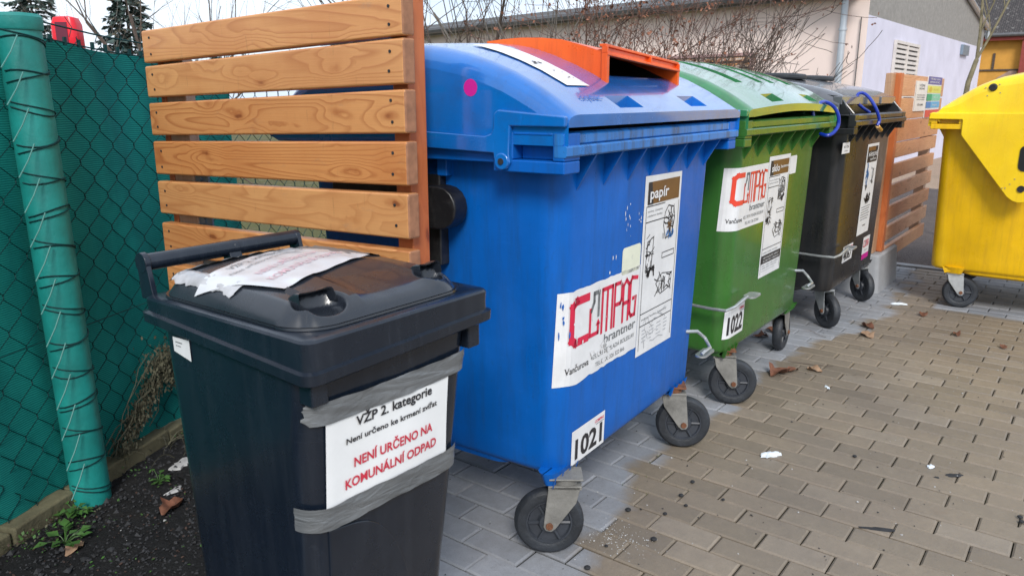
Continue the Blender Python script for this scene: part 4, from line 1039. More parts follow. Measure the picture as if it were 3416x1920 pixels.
# two front grips: dished cups with curled hoods
def grip(cx, cy, sz, mat='bin_lid'):
    zc = 0.915
    h = MB(); P = []
    for j in range(5):
        row = []
        for i in range(21):
            t = math.pi*(i/20)
            rx = sz*0.80; x = cx+rx*math.cos(math.pi-t)*(1-0.03*j); 
            z = zc+0.031+0.021*min(1, math.sin(t)*2.6)**0.8-0.004*max(0, math.sin(t)-0.7)*3.0
            y = cy+sz*(0.10+0.50*math.sin(t))-0.002+0.012*j*0.5-0.006*math.sin(t)
            row.append((x, y+0.004*j, z-0.0012*j*j))
        P.append(row)
    h.grid(P); Q = [[(p[0], p[1]+0.002, p[2]-0.003) for p in r_] for r_ in P]; h.grid(Q, flip=True)
    h.grid([P[0], Q[0]], flip=True)
    base = [(p[0], p[1]+0.012, zc+0.030) for p in P[-1]]; h.grid([P[-1], base])
    h.build('grip_hood', mat, lidw, angle=60)
grip(-0.130, 0.078, 0.047)
grip(0.146, 0.084, 0.036)
# handle
hd = MB(); HZ, HY = 0.970, 0.515
hd.tube([(-0.195, HY, HZ), (0.158, HY, HZ)], 0.0165, 16)
for xx in (-0.195, 0.0, 0.156):
    hd.cyl((xx, HY, HZ), (1, 0, 0), 0.020 if xx < 0 else 0.017, 0.012, 20)
for xx in (-0.195, 0.156):
    hd.prism([(HY-0.017, HZ+0.005), (HY+0.017, HZ+0.005), (HY+0.010, 0.90), (HY-0.035, 0.90)], 'x', xx-0.005, xx+0.005)
hd.prism([(HY-0.012, HZ), (HY+0.012, HZ), (HY+0.006, 0.93), (HY-0.03, 0.93)], 'x', -0.020, 0.008)
hd.build('handle', 'bin_plastic', WB, bevel=0.0015)
# wheels at the back
for s_ in (-1, 1):
    g = MB(); g.lathe([(0.0, -0.02), (0.07, -0.02), (0.095, -0.018), (0.1, -0.01), (0.1, 0.01), (0.095, 0.018), (0.07, 0.02), (0.0, 0.02)], (s_*0.175, 0.43, 0.1), (1, 0, 0), 32)
    g.build('wheel', 'rubber', WB)
# front notice and tapes
def wsurf(u, z, off):
    bul = 0.0025*math.sin(u*24+1.0)*math.sin((z-0.6)*16+.5)
    k = 0.166; o = 0.0013*off+0.0035+bul
    hx = wb_hx(z)-WR; cx = wb_cx(z); u = u-cx
    if abs(u) <= hx: return Vector((u+cx, wb_yf(z)-o, z))
    a = (abs(u)-hx)/WR; a = min(a, 1.4)
    return Vector((cx+math.copysign(hx+(WR+o)*math.sin(a), u), wb_yf(z)+WR-(WR+o)*math.cos(a), z))
u0, u1, v0, v1 = -0.174, 0.121, 0.585, 0.775
sh = Sheet(wsurf); sh.rect(u0, v0, u1, v1, 0, 1, 30, 16)
W = u1-u0; H = v1-v0
sh.text('VŽP 2. kategorie', u0+W*.21, v0+H*.80, u0+W*.84, h=H*.095, mat=1, lay=2.4, bold=.024)
sh.text('Není určeno ke krmení zvířat', u0+W*.14, v0+H*.655, u0+W*.89, h=H*.058, mat=1, lay=2.4, bold=.022)
sh.text('NENÍ URČENO NA', u0+W*.20, v0+H*.40, u0+W*.85, h=H*.095, mat=2, lay=2.4, bold=.024)
sh.text('KOMUNÁLNÍ ODPAD', u0+W*.13, v0+H*.215, u0+W*.89, h=H*.095, mat=2, lay=2.4, bold=.024)
sh.b.build('paper_notice', ['paper', 'ink_black', 'ink_textred'], WB, smooth=True, angle=80)
def tape(pts, wd, seed, name='duct_tape'):
    g = MB(); gg = random.Random(seed); rows = []; n = 44
    for i in range(n+1):
        t = i/n; L = lerp_tab([(a/(len(pts)-1), p[0]) for a, p in enumerate(pts)], t); Zc = lerp_tab([(a/(len(pts)-1), p[1]) for a, p in enumerate(pts)], t)
        ww = wd*(1+gg.uniform(-.02, .02)); 
        if i == 0: ww *= .70
        row = []
        for j in range(9):
            q = j/8; wr = 0.0007*math.sin(40*L+9*q+seed)+0.0006*math.sin(95*L+17*q)
            jag = gg.uniform(-.004, .004) if i in (0, n) else 0
            p = wsurf(L+jag, Zc+(q-.5)*ww, 2.2); n2 = Vector((0, -1, 0)); row.append(p+n2*(wr+0.001))
        rows.append(row)
    g.grid(rows, flip=True); return g.build(name, 'duct_tape', WB, angle=80)
tape([(-0.208, 0.783), (-0.1, 0.779), (0.0, 0.777), (0.1, 0.778), (0.172, 0.782)], 0.040, 2)
tape([(-0.234, 0.592), (-0.16, 0.585), (-0.05, 0.583), (0.05, 0.580), (0.11, 0.579), (0.162, 0.582)], 0.045, 6)
g = MB(); g.grid([[(0.175+0.004*i, 0.075+0.022*i+0.004*math.sin(j), 0.56+0.013*j) for i in range(4)] for j in range(6)]); g.build('tape_flap', 'duct_tape', WB)
# small label on the left flank under the collar
lf = lambda u, v, o: Vector((wb_cx(v)-wb_hx(v)-0.0008*o-0.001, u, v))
sh = Sheet(lf); sh.quad([(0.345, 0.852), (0.40, 0.850), (0.40, 0.822), (0.345, 0.812)], 0, 1); sh.line([(0.39, 0.842), (0.37, 0.842)], .002, 4); sh.line([(0.39, 0.835), (0.375, 0.835)], .0015, 4)
sh.b.f = [f[::-1] for f in sh.b.f]
sh.b.build('side_label', STM, WB, smooth=False)
# notice taped on the lid under clear film
def lsurf(u, v, o):
    wr = 0.0008*math.sin(u*60+v*35)*math.sin(v*48)+0.0004*math.sin(u*120)
    return Vector((u, v, lid_z(u, v)+0.0035+0.0012*o+wr))
sh = Sheet(lsurf)
LA = R(17)
def lrot(u, v, o):
    return lsurf(-0.040+u*math.cos(LA)-v*math.sin(LA), 0.292+u*math.sin(LA)+v*math.cos(LA), o)
sh = Sheet(lrot)
sh.b.grid([[lrot(-0.135+0.28*i/30, -0.100+0.195*j/20, 1) for i in range(31)] for j in range(21)], 0)
def ltext(t, u0, v, u1, h, mat): sh.text(t, u0, v, u1, h=h, mat=mat, lay=2.5, bold=.005)
ltext('VŽP 2. kategorie', -0.07, 0.062, 0.085, 0.017, 1); ltext('Není určeno ke krmení zvířat', -0.10, 0.036, 0.12, 0.010, 1)
ltext('NENÍ URČENO NA', -0.085, -0.016, 0.095, 0.019, 2); ltext('KOMUNÁLNÍ ODPAD', -0.105, -0.056, 0.12, 0.019, 2)
sh.b.build('lid_notice', ['paper_film', 'ink_grey', 'ink_faded'], lidw, smooth=True, angle=70)
g = MB(); gg = random.Random(9)
def film(x0, x1, y0, y1, amp, mat, nx=26, ny=8, seed=1):
    q = random.Random(seed); 
    rows = []
    for j in range(ny+1):
        row = []
        for i in range(nx+1):
            x = x0+(x1-x0)*i/nx+q.uniform(-.003, .003); y = y0+(y1-y0)*j/ny+q.uniform(-.003, .003)
            row.append((x, y, lid_z(max(-.19, min(.19, x)), max(.03, min(.47, y)))+0.003+amp*q.random()*(1 if i % 3 else .2)))
        rows.append(row)
    g.grid(rows, mat)
film(-0.17, 0.14, 0.435, 0.470, 0.003, 1, 30, 5, 3); film(0.09, 0.185, 0.26, 0.45, 0.003, 1, 8, 12, 4)
film(-0.185, -0.150, 0.24, 0.44, 0.0022, 2, 6, 22, 2)  # left film strip, glare painted as pale grey
g.build('clear_film', ['paper', 'duct_tape', 'film_glare'], lidw, angle=20)
g = MB(); g.add([lsurf(-0.16, 0.115, 3)+Vector(p) for p in ((0, 0, 0), (.02, -.004, .002), (.022, .012, .004), (.008, .018, .012), (-.004, .010, .006))], [(0, 1, 2, 3, 4)]); g.build('film_scrap', 'ink_black', lidw)

# ------------------------------------------------------------ slatted screens
NF = thing('slatted_screen', 'larch slat screen on a wooden post in front of the blue container', 'wooden screen', (-1.0, 0.48, 0), 0)
SL = [(1.480, 1.387, 1.506, 1.419), (1.371, 1.280, 1.408, 1.310), (1.256, 1.159, 1.292, 1.196), (1.134, 1.033, 1.171, 1.071), (1.004, 0.902, 1.046, 0.940), (0.865, 0.765, 0.905, 0.800), (0.722, 0.622, 0.762, 0.660)]
for k, (lt, lb, rt_, rb) in enumerate(SL):
    lt += 0.003; rt_ += 0.003; lb -= 0.003; rb -= 0.003
    g = MB(); y0, y1 = -0.004, 1.172; t0 = 0.0; t1 = 0.040
    vs = [(t0, y0, rb), (t0, y1, lb), (t0, y1, lt), (t0, y0, rt_), (t1, y0, rb), (t1, y1, lb), (t1, y1, lt), (t1, y0, rt_)]
    g.add(vs, [(0, 3, 2, 1), (4, 5, 6, 7), (0, 1, 5, 4), (2, 3, 7, 6)]); g.f += [(1, 2, 6, 5), (3, 0, 4, 7)]; g.m += [1, 1]
    sl_ = g.build('slat', ['wood_slat_y', 'wood_end'], NF, bevel=0.006, seg=3)
    for yy, lo, hi in ((0.042, rb, rt_), (1.125, lb, lt)):
        for f_ in (0.26, 0.74):
            s2 = MB(); z = lo+(hi-lo)*f_; s2.cyl((-0.0006, yy+random.uniform(-.004, .004), z+random.uniform(-.003, .003)), (1, 0, 0), 0.0038, 0.003, 10, 0); s2.build('screw', 'stone_dark', sl_)
for y0, y1, zt_ in ((0.024, 0.078, 1.62), (1.135, 1.165, 1.45)):  # left one: darker strip puts the post's shaded side into the wood colour
    g = MB(); g.box((0.0405, y0, 0.10), (0.0405+0.062, y1, zt_)); g.build('post', 'wood_post', NF, bevel=0.004)
g = MB(); g.box((0.044, 1.02, 0.10), (0.078, 1.134, 1.45)); g.build('backing_board', 'wood_weathered', NF, bevel=0.003)
g = MB(); g.box((0.050, 0.945, 0.10), (0.056, 1.020, 1.06))
for z in (0.885, 1.02): g.cyl((0.047, 0.985, z), (1, 0, 0), 0.008, 0.006, 6)
g.build('steel_strap', 'steel_grey', NF)

FF = thing('slatted_screen', 'slat screen with two notice boards behind the black container', 'wooden screen', (3.37, 0.285, 0), 0)
zs = 1.425; hgt = [0.125, 0.125, 0.150]; k = 0; z = zs; LN = 1.52
tops = [1.430, 1.278, 1.132, 0.985, 0.845, 0.705, 0.560, 0.418, 0.270]
for k, t in enumerate(tops):
    g = MB(); h_ = 0.140 if k < 3 else 0.100
    g.box((0.0, 0.0, t-h_), (LN-0.01*k, 0.028, t)); sl_ = g.build('slat', 'wood_slat_x', FF, bevel=0.004)
g = MB(); g.box((-0.075, -0.004, 0.26), (-0.004, 0.085, 1.436)); g.box((-0.004, 0.029, 0.26), (0.05, 0.085, 1.436)); g.build('post', 'wood_post', FF, bevel=0.004)
g = MB(); g.box((-0.175, 0.03, 0.26), (-0.078, 0.07, 1.432)); g.build('end_board', 'wood_weathered', FF, bevel=0.003)
g = MB(); g.box((LN-0.16, 0.029, 0.20), (LN-0.07, 0.10, 1.40)); g.build('post', 'wood_weathered', FF, bevel=0.004)
g = MB(); g.box((-0.30, 0.55, 0.1), (-0.25, 1.3, 1.40)); g.build('back_rail', 'wood_weathered', FF)
g = MB()
b0 = rrect(3.14, 3.74, 0.245, 0.62, 0.03, 0, 3); b1 = rrect(3.16, 3.72, 0.262, 0.60, 0.03, 0.245, 3); b2 = rrect(3.175, 3.705, 0.275, 0.588, 0.025, 0.258, 3)
g.loft([b0, b1, b2]); tag(g.build('concrete_block', 'concrete_block', None), 'grey concrete block carrying the far slat screen post', 'concrete block')
# notice boards on the far screen
def on_far(u, v, o): return Vector((3.37+u, 0.285-0.006-0.0012*o, v))
on_white = lambda u, v, o: on_far(0.41+(u-0.215)/0.26*0.40, 1.187+(v-1.075)/0.33*0.208, o)
on_poster = lambda u, v, o: on_far(0.825+(u-0.50)/0.52*0.55, 1.135+(v-1.03)/0.425*0.300, o)
sh = Sheet(on_white); sh.rect(0.215, 1.075, 0.475, 1.405, 0, 1)
for v_, hh, tx in ((1.345, .026, 'VÁŽENÍ'), (1.312, .022, 'OBČANÉ'), (1.245, .014, 'NEODKLÁDEJTE'), (1.220, .014, 'ODPAD MIMO'), (1.195, .014, 'NÁDOBY'), (1.135, .022, 'DĚKUJEME')):
    W_ = {'VÁŽENÍ': (.28, .41), 'OBČANÉ': (.28, .41), 'DĚKUJEME': (.28, .41)}.get(tx, (.25, .44)); sh.text(tx, W_[0], v_, W_[1], h=hh, mat=4, lay=2, bold=.01)
nb = thing('notice_board', 'narrow white notice board with dark print on the far slat screen', 'notice board', (0, 0, 0))
g = MB(); g.box((3.37+0.41, 0.2795, 1.187), (3.37+0.81, 0.2845, 1.395)); 
nb.location = (3.37+0.61, 0.282, 1.187)
def at_local(mb, o):
    mb.v = [tuple(Vector(p)-o.location) for p in mb.v]
at_local(g, nb); g.build('panel', 'sticker_white', nb); at_local(sh.b, nb); sh.b.build('print', STM, nb, smooth=False)
nb2 = thing('notice_board', 'striped purple, yellow, green and blue waste sorting poster on the far slat screen', 'poster', (3.37+1.10, 0.282, 1.135))
g = MB(); X0, X1 = 3.37+0.823, 3.37+1.377
g.box((X0, 0.2795, 1.133), (X1, 0.2845, 1.437)); at_local(g, nb2); g.build('panel', 'sticker_white', nb2)
sh = Sheet(on_poster); a, c_ = 0.502, 1.018
sh.rect(a, 1.375, c_, 1.453, 0, 1); sh.text('TŘÍDÍME ODPAD', a+.05, 1.42, c_-.06, h=.018, mat=6, lay=2, bold=.01); sh.text('SPRÁVNĚ', a+.05, 1.388, c_-.1, h=.018, mat=6, lay=2, bold=.01)
sh.rect(a, 1.285, c_, 1.360, 1, 1); sh.blob((a+.11, 1.322), .055, .028, 7, 2); sh.text('PLAST', a+.22, 1.312, c_-.1, h=.018, mat=7, lay=2)
sh.rect(a, 1.205, c_, 1.275, 2, 1); sh.rect(a, 1.205, a+.18, 1.275, 3, 2); sh.text('SKLO', a+.24, 1.23, c_-.1, h=.02, mat=6, lay=2)
sh.rect(a, 1.130, c_, 1.195, 5, 1); sh.rect(a, 1.130, a+.17, 1.195, 4, 2); sh.text('PAPÍR', a+.24, 1.15, c_-.1, h=.02, mat=6, lay=2)
sh.rect(a, 1.032, c_, 1.110, 8, 1)
flat('ink_sky', (0.10, 0.38, 0.62), 0.45); flat('ink_gold', (0.62, 0.45, 0.03), 0.45)
at_local(sh.b, nb2)
sh.b.build('print', ['ink_purple', 'ink_yellow', 'ink_mint', 'ink_green', 'ink_blue', 'ink_sky', 'sticker_white', 'ink_gold', 'sign_red'], nb2, smooth=False)

# ------------------------------------------------------------ mesh fence with netting
FP = Vector((-1.637, 1.576, 0)); FD = Vector((0.905, 0.425, 0)).normalized(); FN = Vector((FD.y, -FD.x, 0))
def fp(s, z, o=0): return FP+FD*s+Vector((0, 0, z))+FN*o
MF = thing('mesh_fence', 'green chain-link fence covered with green shade netting along the left side', 'fence', tuple(FP))
def loc_(p): return Vector(p)-FP
def top_z(s): return lerp_tab([(-2.2, 1.52), (0.1, 1.50), (0.40, 1.478), (0.55, 1.467), (0.85, 1.448), (0.95, 1.438), (1.4, 1.42), (4, 1.40), (8, 1.40)], s)
g = MB(); rows = []
for j in range(41):
    t = j/40; row = []
    for i in range(91):
        s = -2.3+3.72*i/90; zt = top_z(s)-0.022-0.010*abs(math.sin(s*7)); z = 0.045+(zt-0.045)*t
        o = 0.010*math.sin(s*9+z*3)+0.007*math.sin(s*23+z*5)+0.014*math.sin(z*7+s*2)*(1-t)+0.006*abs(math.sin(s*15+z*9))
        row.append(loc_(fp(s, z, o-0.012)))
    rows.append(row)
g.grid(rows); g.build('shade_netting', 'netting', MF)
g = MB()
for k in range(-46, 110):
    s0 = 0.052*k; pts = []
    zt = top_z(s0); n = int((zt-0.03)/0.055)
    for j in range(n+1):
        sd_ = 1 if ((j+k) % 2 == 0) else -1
        s = s0+0.026*sd_*1.10; z = zt-0.012-0.055*j
        pts.append(loc_(fp(s-0.006*sd_, z+0.0065, 0.016+0.004*sd_))); pts.append(loc_(fp(s, z+0.004, 0.016-0.004*sd_))); pts.append(loc_(fp(s, z-0.004, 0.016-0.003*sd_))); pts.append(loc_(fp(s-0.006*sd_, z-0.0065, 0.016+0.004*sd_)))
    if -0.02 < s0-0.278 < 0.02: pass
    g.tube(pts, 0.0014, 4)
for i in range(16):
    s = 0.40+0.11*i; z = top_z(s)
    g.tube([loc_(fp(s, z-0.01, .02)), loc_(fp(s+0.012, z+0.02, .024)), loc_(fp(s-0.008, z+0.05, .02))], 0.0013, 4)
g.build('chain_link', 'wire_green', MF, angle=80)
g = MB()
for zz, rr_ in ((0.016, 0.0028), (-0.030, 0.0025)):
    g.tube([loc_(fp(-2.3+0.1*i, top_z(-2.3+0.1*i)+zz+0.003*math.sin(i), 0.020)) for i in range(90)], rr_, 5)
for i in range(40):
    s = -0.9+0.058*i
    g.box((-0.004, -0.006, -0.012), (0.004, 0.006, 0.012), 0, Matrix.Translation(loc_(fp(s, top_z(s)-0.024, 0.018))))
g.tube([loc_(fp(-2.3+0.1*i, 0.55, 0.022)) for i in range(70)], 0.0015, 4)
g.build('tension_wire', 'wire_green', MF)
# posts
pb = Vector((-1.35, 1.625, 0)); pt = Vector((-1.352, 1.662, 1.492))
g = MB(); ax_ = (pt-pb)
def ringp(t, r): return [loc_(pb+ax_*t)+Vector((r*math.cos(2*math.pi*i/28), r*math.sin(2*math.pi*i/28), 0)) for i in range(28)]
g.loft([ringp(-0.02, 0.058), ringp(0.5, 0.058), ringp(0.985, 0.058)]); g.build('post', 'post_green', MF)
g = MB(); g.loft([ringp(0.980, 0.0615), ringp(0.984, 0.064), ringp(1.004, 0.064), ringp(1.010, 0.058), ringp(1.012, 0.03)]); g.build('post_cap', 'post_green', MF)
g = MB(); gg = random.Random(12)
for k in range(15):
    zc = 1.44-0.099*k; base = pb+ax_*(zc/1.492); pts = []
    a0 = math.atan2(FN.y, FN.x)
    for q in range(11):
        a = a0+R(-100+20*q); pts.append(loc_(base)+Vector((0.0605*math.cos(a), 0.0605*math.sin(a), 0.010*math.sin(q*.55+k)-0.004*q*(-1)**k*0.4)))
    g.tube(pts, 0.0023, 5)
    pts = []
    for q in range(11):
        a = a0+R(-100+20*q); pts.append(loc_(base)+Vector((0.0615*math.cos(a), 0.0615*math.sin(a), -0.004+0.0088*(q-5)*(1 if k % 2 else -1)*0.55+0.004)))
    g.tube(pts, 0.0019, 5)
g.build('tie_wires', 'wire_green', MF)
g = MB()
for k in range(14):
    zc = 1.40-0.099*k; base = pb+ax_*(zc/1.492); a0 = math.atan2(FN.y, FN.x)
    left = loc_(base)-FD*0.055+FN*0.045
    g.tube([left+Vector((0, 0, 0.045)), left-FD*0.03+Vector((0, 0, 0.0)), left-FD*0.07+Vector((0, 0, -0.045))], 0.0020, 5)
g.build('light_wires', 'wire_light', MF)
for s in (2.6, 4.6):
    g = MB(); p = loc_(fp(s, 0, -0.03)); g.tube([p, p+Vector((0, 0, 1.45))], 0.02, 12); g.build('post', 'post_green', MF)
# edging strip under the fence
g = MB()
for k in range(-9, 16):
    s0 = 0.24*k; j = random.uniform(-.006, .006)
    Mx = Matrix(((FD.x, -FN.x, 0, FP.x), (FD.y, -FN.y, 0, FP.y), (0, 0, 1, 0), (0, 0, 0, 1)))
    g.box((s0, -0.055+j, -0.02), (s0+0.236, 0.02+j, 0.048+random.uniform(-.006, .008)), 0, Mx)
struct(g.build('bed_edging', 'kerb', None, bevel=0.008))

# red can on a stake behind the fence
RC = thing('jerry_can', 'red plastic can upturned on a stake behind the fence', 'plastic can', (-1.0, 2.16, 0))
def rc_ring(w_, d, z, n=5): return rrect(-w_, w_, -d, d, min(w_, d)*0.5, z, n)
g = MB(); g.loft([rc_ring(0.040, 0.03, 1.42), rc_ring(0.046, 0.036, 1.44), rc_ring(0.044, 0.036, 1.53), rc_ring(0.036, 0.030, 1.552), rc_ring(0.020, 0.02, 1.557)]); g.build('can_body', 'red_can', RC)
g = MB(); g.box((-0.022, -0.0385, 1.44), (0.018, -0.034, 1.535)); g.build('can_label', 'red_can_dark', RC)
g = MB(); g.tube([(0, 0, 0), (0, 0, 1.43)], 0.018, 10); g.build('stake', 'bark', RC)
RC.rotation_euler = (0, 0, R(-50))

# ------------------------------------------------------------ buildings
def P2(yaw_deg, dist): pass
A = Vector((10.95, 2.40, 0)); Bv = Vector((12.67, 12.9, 0)); GR = Vector((21.2, 2.12, 0))
SH = thing('shed_building', 'pink plastered shed with lilac gable wall behind the containers', 'building', tuple(A))
g = MB(); hE = 2.92
dl = (Bv-A).normalized(); Bx = A+dl*16
def W3(p, z): return Vector((p.x, p.y, z))-A
g.add([W3(A, -0.1), W3(Bx, -0.1), W3(Bx, hE), W3(A, hE)], [(0, 1, 2, 3)]); g.build('front_wall', 'wall_pink', SH)
dg_ = (GR-A).normalized(); G2 = A+dg_*10.3
g = MB(); g.add([W3(A, -0.1), W3(G2, -0.1), W3(G2, 2.53), W3(A, 2.53)], [(3, 2, 1, 0)]); g.build('gable_wall_lower', 'wall_lilac', SH)
g = MB(); mid = A+dg_*5.0; off = Vector((0, 0, 0))
g.add([W3(A, 2.53), W3(G2, 2.53), W3(G2, 3.05), W3(mid, 3.80), W3(A, 2.95)], [(4, 3, 2, 1, 0)]); g.build('gable_wall_upper', 'wall_grey', SH)
g = MB(); back = dl*16
nrm = Vector((-1, 0.15, 0))*0.35
g.add([W3(A+nrm, 2.90), W3(A+nrm+back, 2.90), W3(mid+back, 3.82), W3(mid, 3.82), W3(G2+dg_*0.3, 2.98), W3(G2+dg_*0.3+back, 2.98)], [(0, 1, 2, 3), (3, 2, 5, 4)]); g.build('roof', 'roof_dark', SH)
g = MB(); pts = [W3(A+nrm*1.1-dl*0.1, 2.90), W3(A+nrm*1.1+back, 2.90)]; g.tube(pts, 0.075, 8); g.tube([p+Vector((0.1, 0, -0.06)) for p in pts], 0.05, 6); g.build('gutter', 'gutter', SH)
g = MB(); g.tube([W3(mid-dg_*0.02-dl*0.05, 3.86), W3(G2+dg_*0.25-dl*0.05, 3.00)], 0.06, 8); g.tube([W3(G2+dg_*0.25-dl*0.05, 3.0), W3(G2+dg_*0.27-dl*0.05, 2.75)], 0.05, 8); g.build('verge_flashing', 'pipe', SH)
g = MB(); p = A+dl*0.36-Vector((0.08, 0, 0)); g.tube([W3(p, 0), W3(p, 2.85)], 0.055, 12); g.cyl(W3(p, 2.33), (0, 0, 1), 0.068, 0.03, 12); g.build('downpipe', 'pipe', SH)
g = MB(); p = A+dl*0.10-Vector((0.03, 0, 0)); g.tube([W3(p, 0), W3(p, 2.5)], 0.008, 6); g.build('thin_cable', 'roof_dark', SH)
# vents / louvred windows on both walls
def louvre(base, dvec, z0, z1, wd, nb_, out, mat, name, fr='frame_pink'):
    g = MB(); Mx = Matrix(((dvec.x, out.x, 0, base.x-A.x), (dvec.y, out.y, 0, base.y-A.y), (0, 0, 1, 0), (0, 0, 0, 1)))
    g.box((0, 0.005, z0), (0.05, 0.05, z1), 0, Mx); g.box((wd-0.05, 0.005, z0), (wd, 0.05, z1), 0, Mx); g.box((wd/2-0.025, 0.005, z0), (wd/2+0.025, 0.05, z1), 0, Mx)
    g.box((0.05, 0.004, z1-0.05), (wd-0.05, 0.048, z1), 0, Mx); f = g.build(name, fr, SH)
    g = MB(); g.box((0.05, 0.002, z0), (wd-0.05, 0.006, z1-0.05), 1, Mx)
    for k in range(nb_):
        z = z0+(z1-z0-0.05)*(k+.5)/nb_; hh = (z1-z0)/nb_*0.30
        g.box((0.05, 0.01, z-hh), (wd-0.05, 0.03, z+hh), 0, Mx)
    g.build('slats', [mat, 'roof_dark'], f)
og = Vector((dg_.y, -dg_.x, 0)); ol = Vector((-dl.y, dl.x, 0))
louvre(A+dg_*1.65, dg_, 0.95, 2.25, 1.75, 15, og, 'louvre_white', 'louvred_window', 'louvre_white')
louvre(A+dl*1.90, dl, 0.7, 2.05, 2.0, 13, ol, 'shutter_peel', 'peeling_shutter')
g = MB(); Mx = Matrix(((dg_.x, og.x, 0, A.x+dg_.x*7.5-A.x), (dg_.y, og.y, 0, A.y+dg_.y*7.5-A.y), (0, 0, 1, 0), (0, 0, 0, 1)))
g.box((0, 0.003, 2.25), (0.75, 0.06, 2.47), 0, Mx); g.build('wall_vent', 'steel_grey', SH)

RH = thing('house', 'orange walled house with dark tiled roof and red posts at the right edge', 'house', (28.0, 0.0, 0))
g = MB(); g.box((-0.1, -8.0, -0.2), (0.1, 6.0, 3.35), 0); g.build('wall', 'wall_orange', RH)
g = MB(); g.add([(-0.35, 6.5, 3.25), (-0.35, -9, 3.25), (6.2, -9, 8.4), (6.2, 6.5, 8.4)], [(0, 1, 2, 3)]); g.build('roof', 'roof_tiles', RH)
g = MB(); g.box((-0.40, -9, 3.08), (-0.30, 6.5, 3.22)); g.build('eaves_board', 'wood_red', RH)
g = MB(); g.tube([(-0.46, -9, 3.24), (-0.46, 6.5, 3.24)], 0.06, 8); g.build('gutter', 'gutter', RH)
for yy in (1.75, -2.5):
    g = MB(); g.box((-0.36, yy-0.09, -0.2), (-0.18, yy+0.09, 3.07)); g.build('porch_post', 'wood_red', RH)
g = MB(); pts = [(3.4, -0.2), (3.4, 1.35), (3.1, 1.5), (2.9, 1.62), (2.65, 1.7), (2.4, 1.95), (2.1, 2.15), (1.9, 2.2), (1.9, -0.2)]; g.prism([(p[0]-0.0, p[1]) for p in pts], 'x', -0.13, -0.105); g.build('bare_patch', 'brick_patch', RH)
g = MB(); g.box((-0.14, -6, 2.15), (-0.104, 5.9, 2.20)); g.box((-0.14, 2.55, 2.2), (-0.104, 2.62, 2.7)); g.build('wall_beams', 'bark', RH)

# far tree line / low far buildings behind the netting gap
FB = thing('outbuilding', 'low pale outbuilding seen between the slats beyond the fence', 'building', (4.5, 13.5, 0))
g = MB(); g.box((-4.2, 0, 0), (0.8, 3, 1.22)); g.build('wall', 'wall_lilac', FB)
g = MB(); g.prism([(-0.15, 1.22), (3.2, 1.22), (3.2, 1.30), (-0.15, 1.30)], 'x', -4.4, 1.0); g.build('roof', 'roof_dark', FB)

# second yellow container glimpsed behind the far screen
YC = thing('far_yellow_container', 'pale yellow container lid glimpsed behind the post of the far screen', 'waste container', (7.6, 1.9, 0))
g = MB(); g.loft([rrect(-0.5, 0.5, -0.45, 0.45, 0.08, 0.25, 4), rrect(-0.6, 0.6, -0.5, 0.5, 0.08, 1.2, 4)]); g.build('body', 'yellow_plastic', YC)
g = MB(); G = []
for j in range(13):
    a = math.pi*j/12; G.append([(x, -0.5*math.cos(a), 1.2+0.22*math.sin(a)) for x in (-0.62, 0, 0.62)])
g.grid(G); g.build('lid', 'yellow_lid', YC)

# ------------------------------------------------------------ vegetation
def branchy(g, p, d, L, r, depth, rnd, spread=0.5, upb=0.15, nkids=(3, 5), minr=0.0015, tips=None, mat=0, kink=0.18):
    pts = [Vector(p)]; rr = [r]; n = 5; dd = Vector(d).normalized()
    for i in range(n):
        dd = (dd+Vector((rnd.uniform(-kink, kink), rnd.uniform(-kink, kink), rnd.uniform(-kink, kink)+upb*0.2))).normalized()
        pts.append(pts[-1]+dd*L/n); rr.append(max(minr, r*(1-(i+1)/n*0.62)))
    g.tube(pts, rr, 5 if r > 0.008 else 3, mat, False)
    if tips is not None and depth <= 1: tips.append((pts[-1], dd))
    if depth <= 0: return
    for k in range(rnd.randint(*nkids)):
        i = rnd.randint(1, n); t = pts[i]; nd = (dd+Vector((rnd.gauss(0, spread), rnd.gauss(0, spread), rnd.gauss(0, spread)+upb))).normalized()
        branchy(g, t, nd, L*rnd.uniform(0.45, 0.75), max(minr, rr[i]*0.62), depth-1, rnd, spread, upb, nkids, minr, tips, mat, kink)

def bush(name, label, cat, loc, stems, mat, seed, leafy=0, group=None, base_r=0.06):
    T_ = thing(name, label, cat, loc, 0, group); rnd = random.Random(seed); tips = []
    g = MB()
    for (dx, dy, dz, L, r, depth, sp) in stems:
        branchy(g, (rnd.uniform(-base_r, base_r), rnd.uniform(-base_r, base_r), -0.05), (dx, dy, dz), L, r, depth, rnd, sp, 0.12, (3, 4), 0.0022, tips)
    g.build('branches', mat, T_, angle=80)
    if leafy:
        h = MB()
        for (p, d) in rnd.sample(tips, min(leafy, len(tips))):
            for q in range(3):
                c_ = p+Vector((rnd.uniform(-.05, .05), rnd.uniform(-.05, .05), rnd.uniform(-.05, .05))); s = rnd.uniform(.008, .018)
                a = Vector((rnd.uniform(-1, 1), rnd.uniform(-1, 1), rnd.uniform(-1, 1))).normalized()*s; b_ = Vector((rnd.uniform(-1, 1), rnd.uniform(-1, 1), rnd.uniform(-1, 1))).normalized()*s
                h.add([c_-a, c_+b_, c_+a, c_-b_*0.7], [(0, 1, 2, 3)])
        struct(h.build('dry_seed_heads', 'dead_leaf', T_, smooth=False), 'stuff')
    return T_
BG = 'bare shrubs behind the containers'
RV = rt.copy(); RV.z = 0; RV.normalize()          # direction across the view (used for spreading branches)
def stem(sx, dep, up_, L, r, d=2, sp=0.35): v = RV*sx+Vector((fw.x, fw.y, 0)).normalized()*dep; return (v.x, v.y, up_, L, r, d, sp)
rs = random.Random(31)
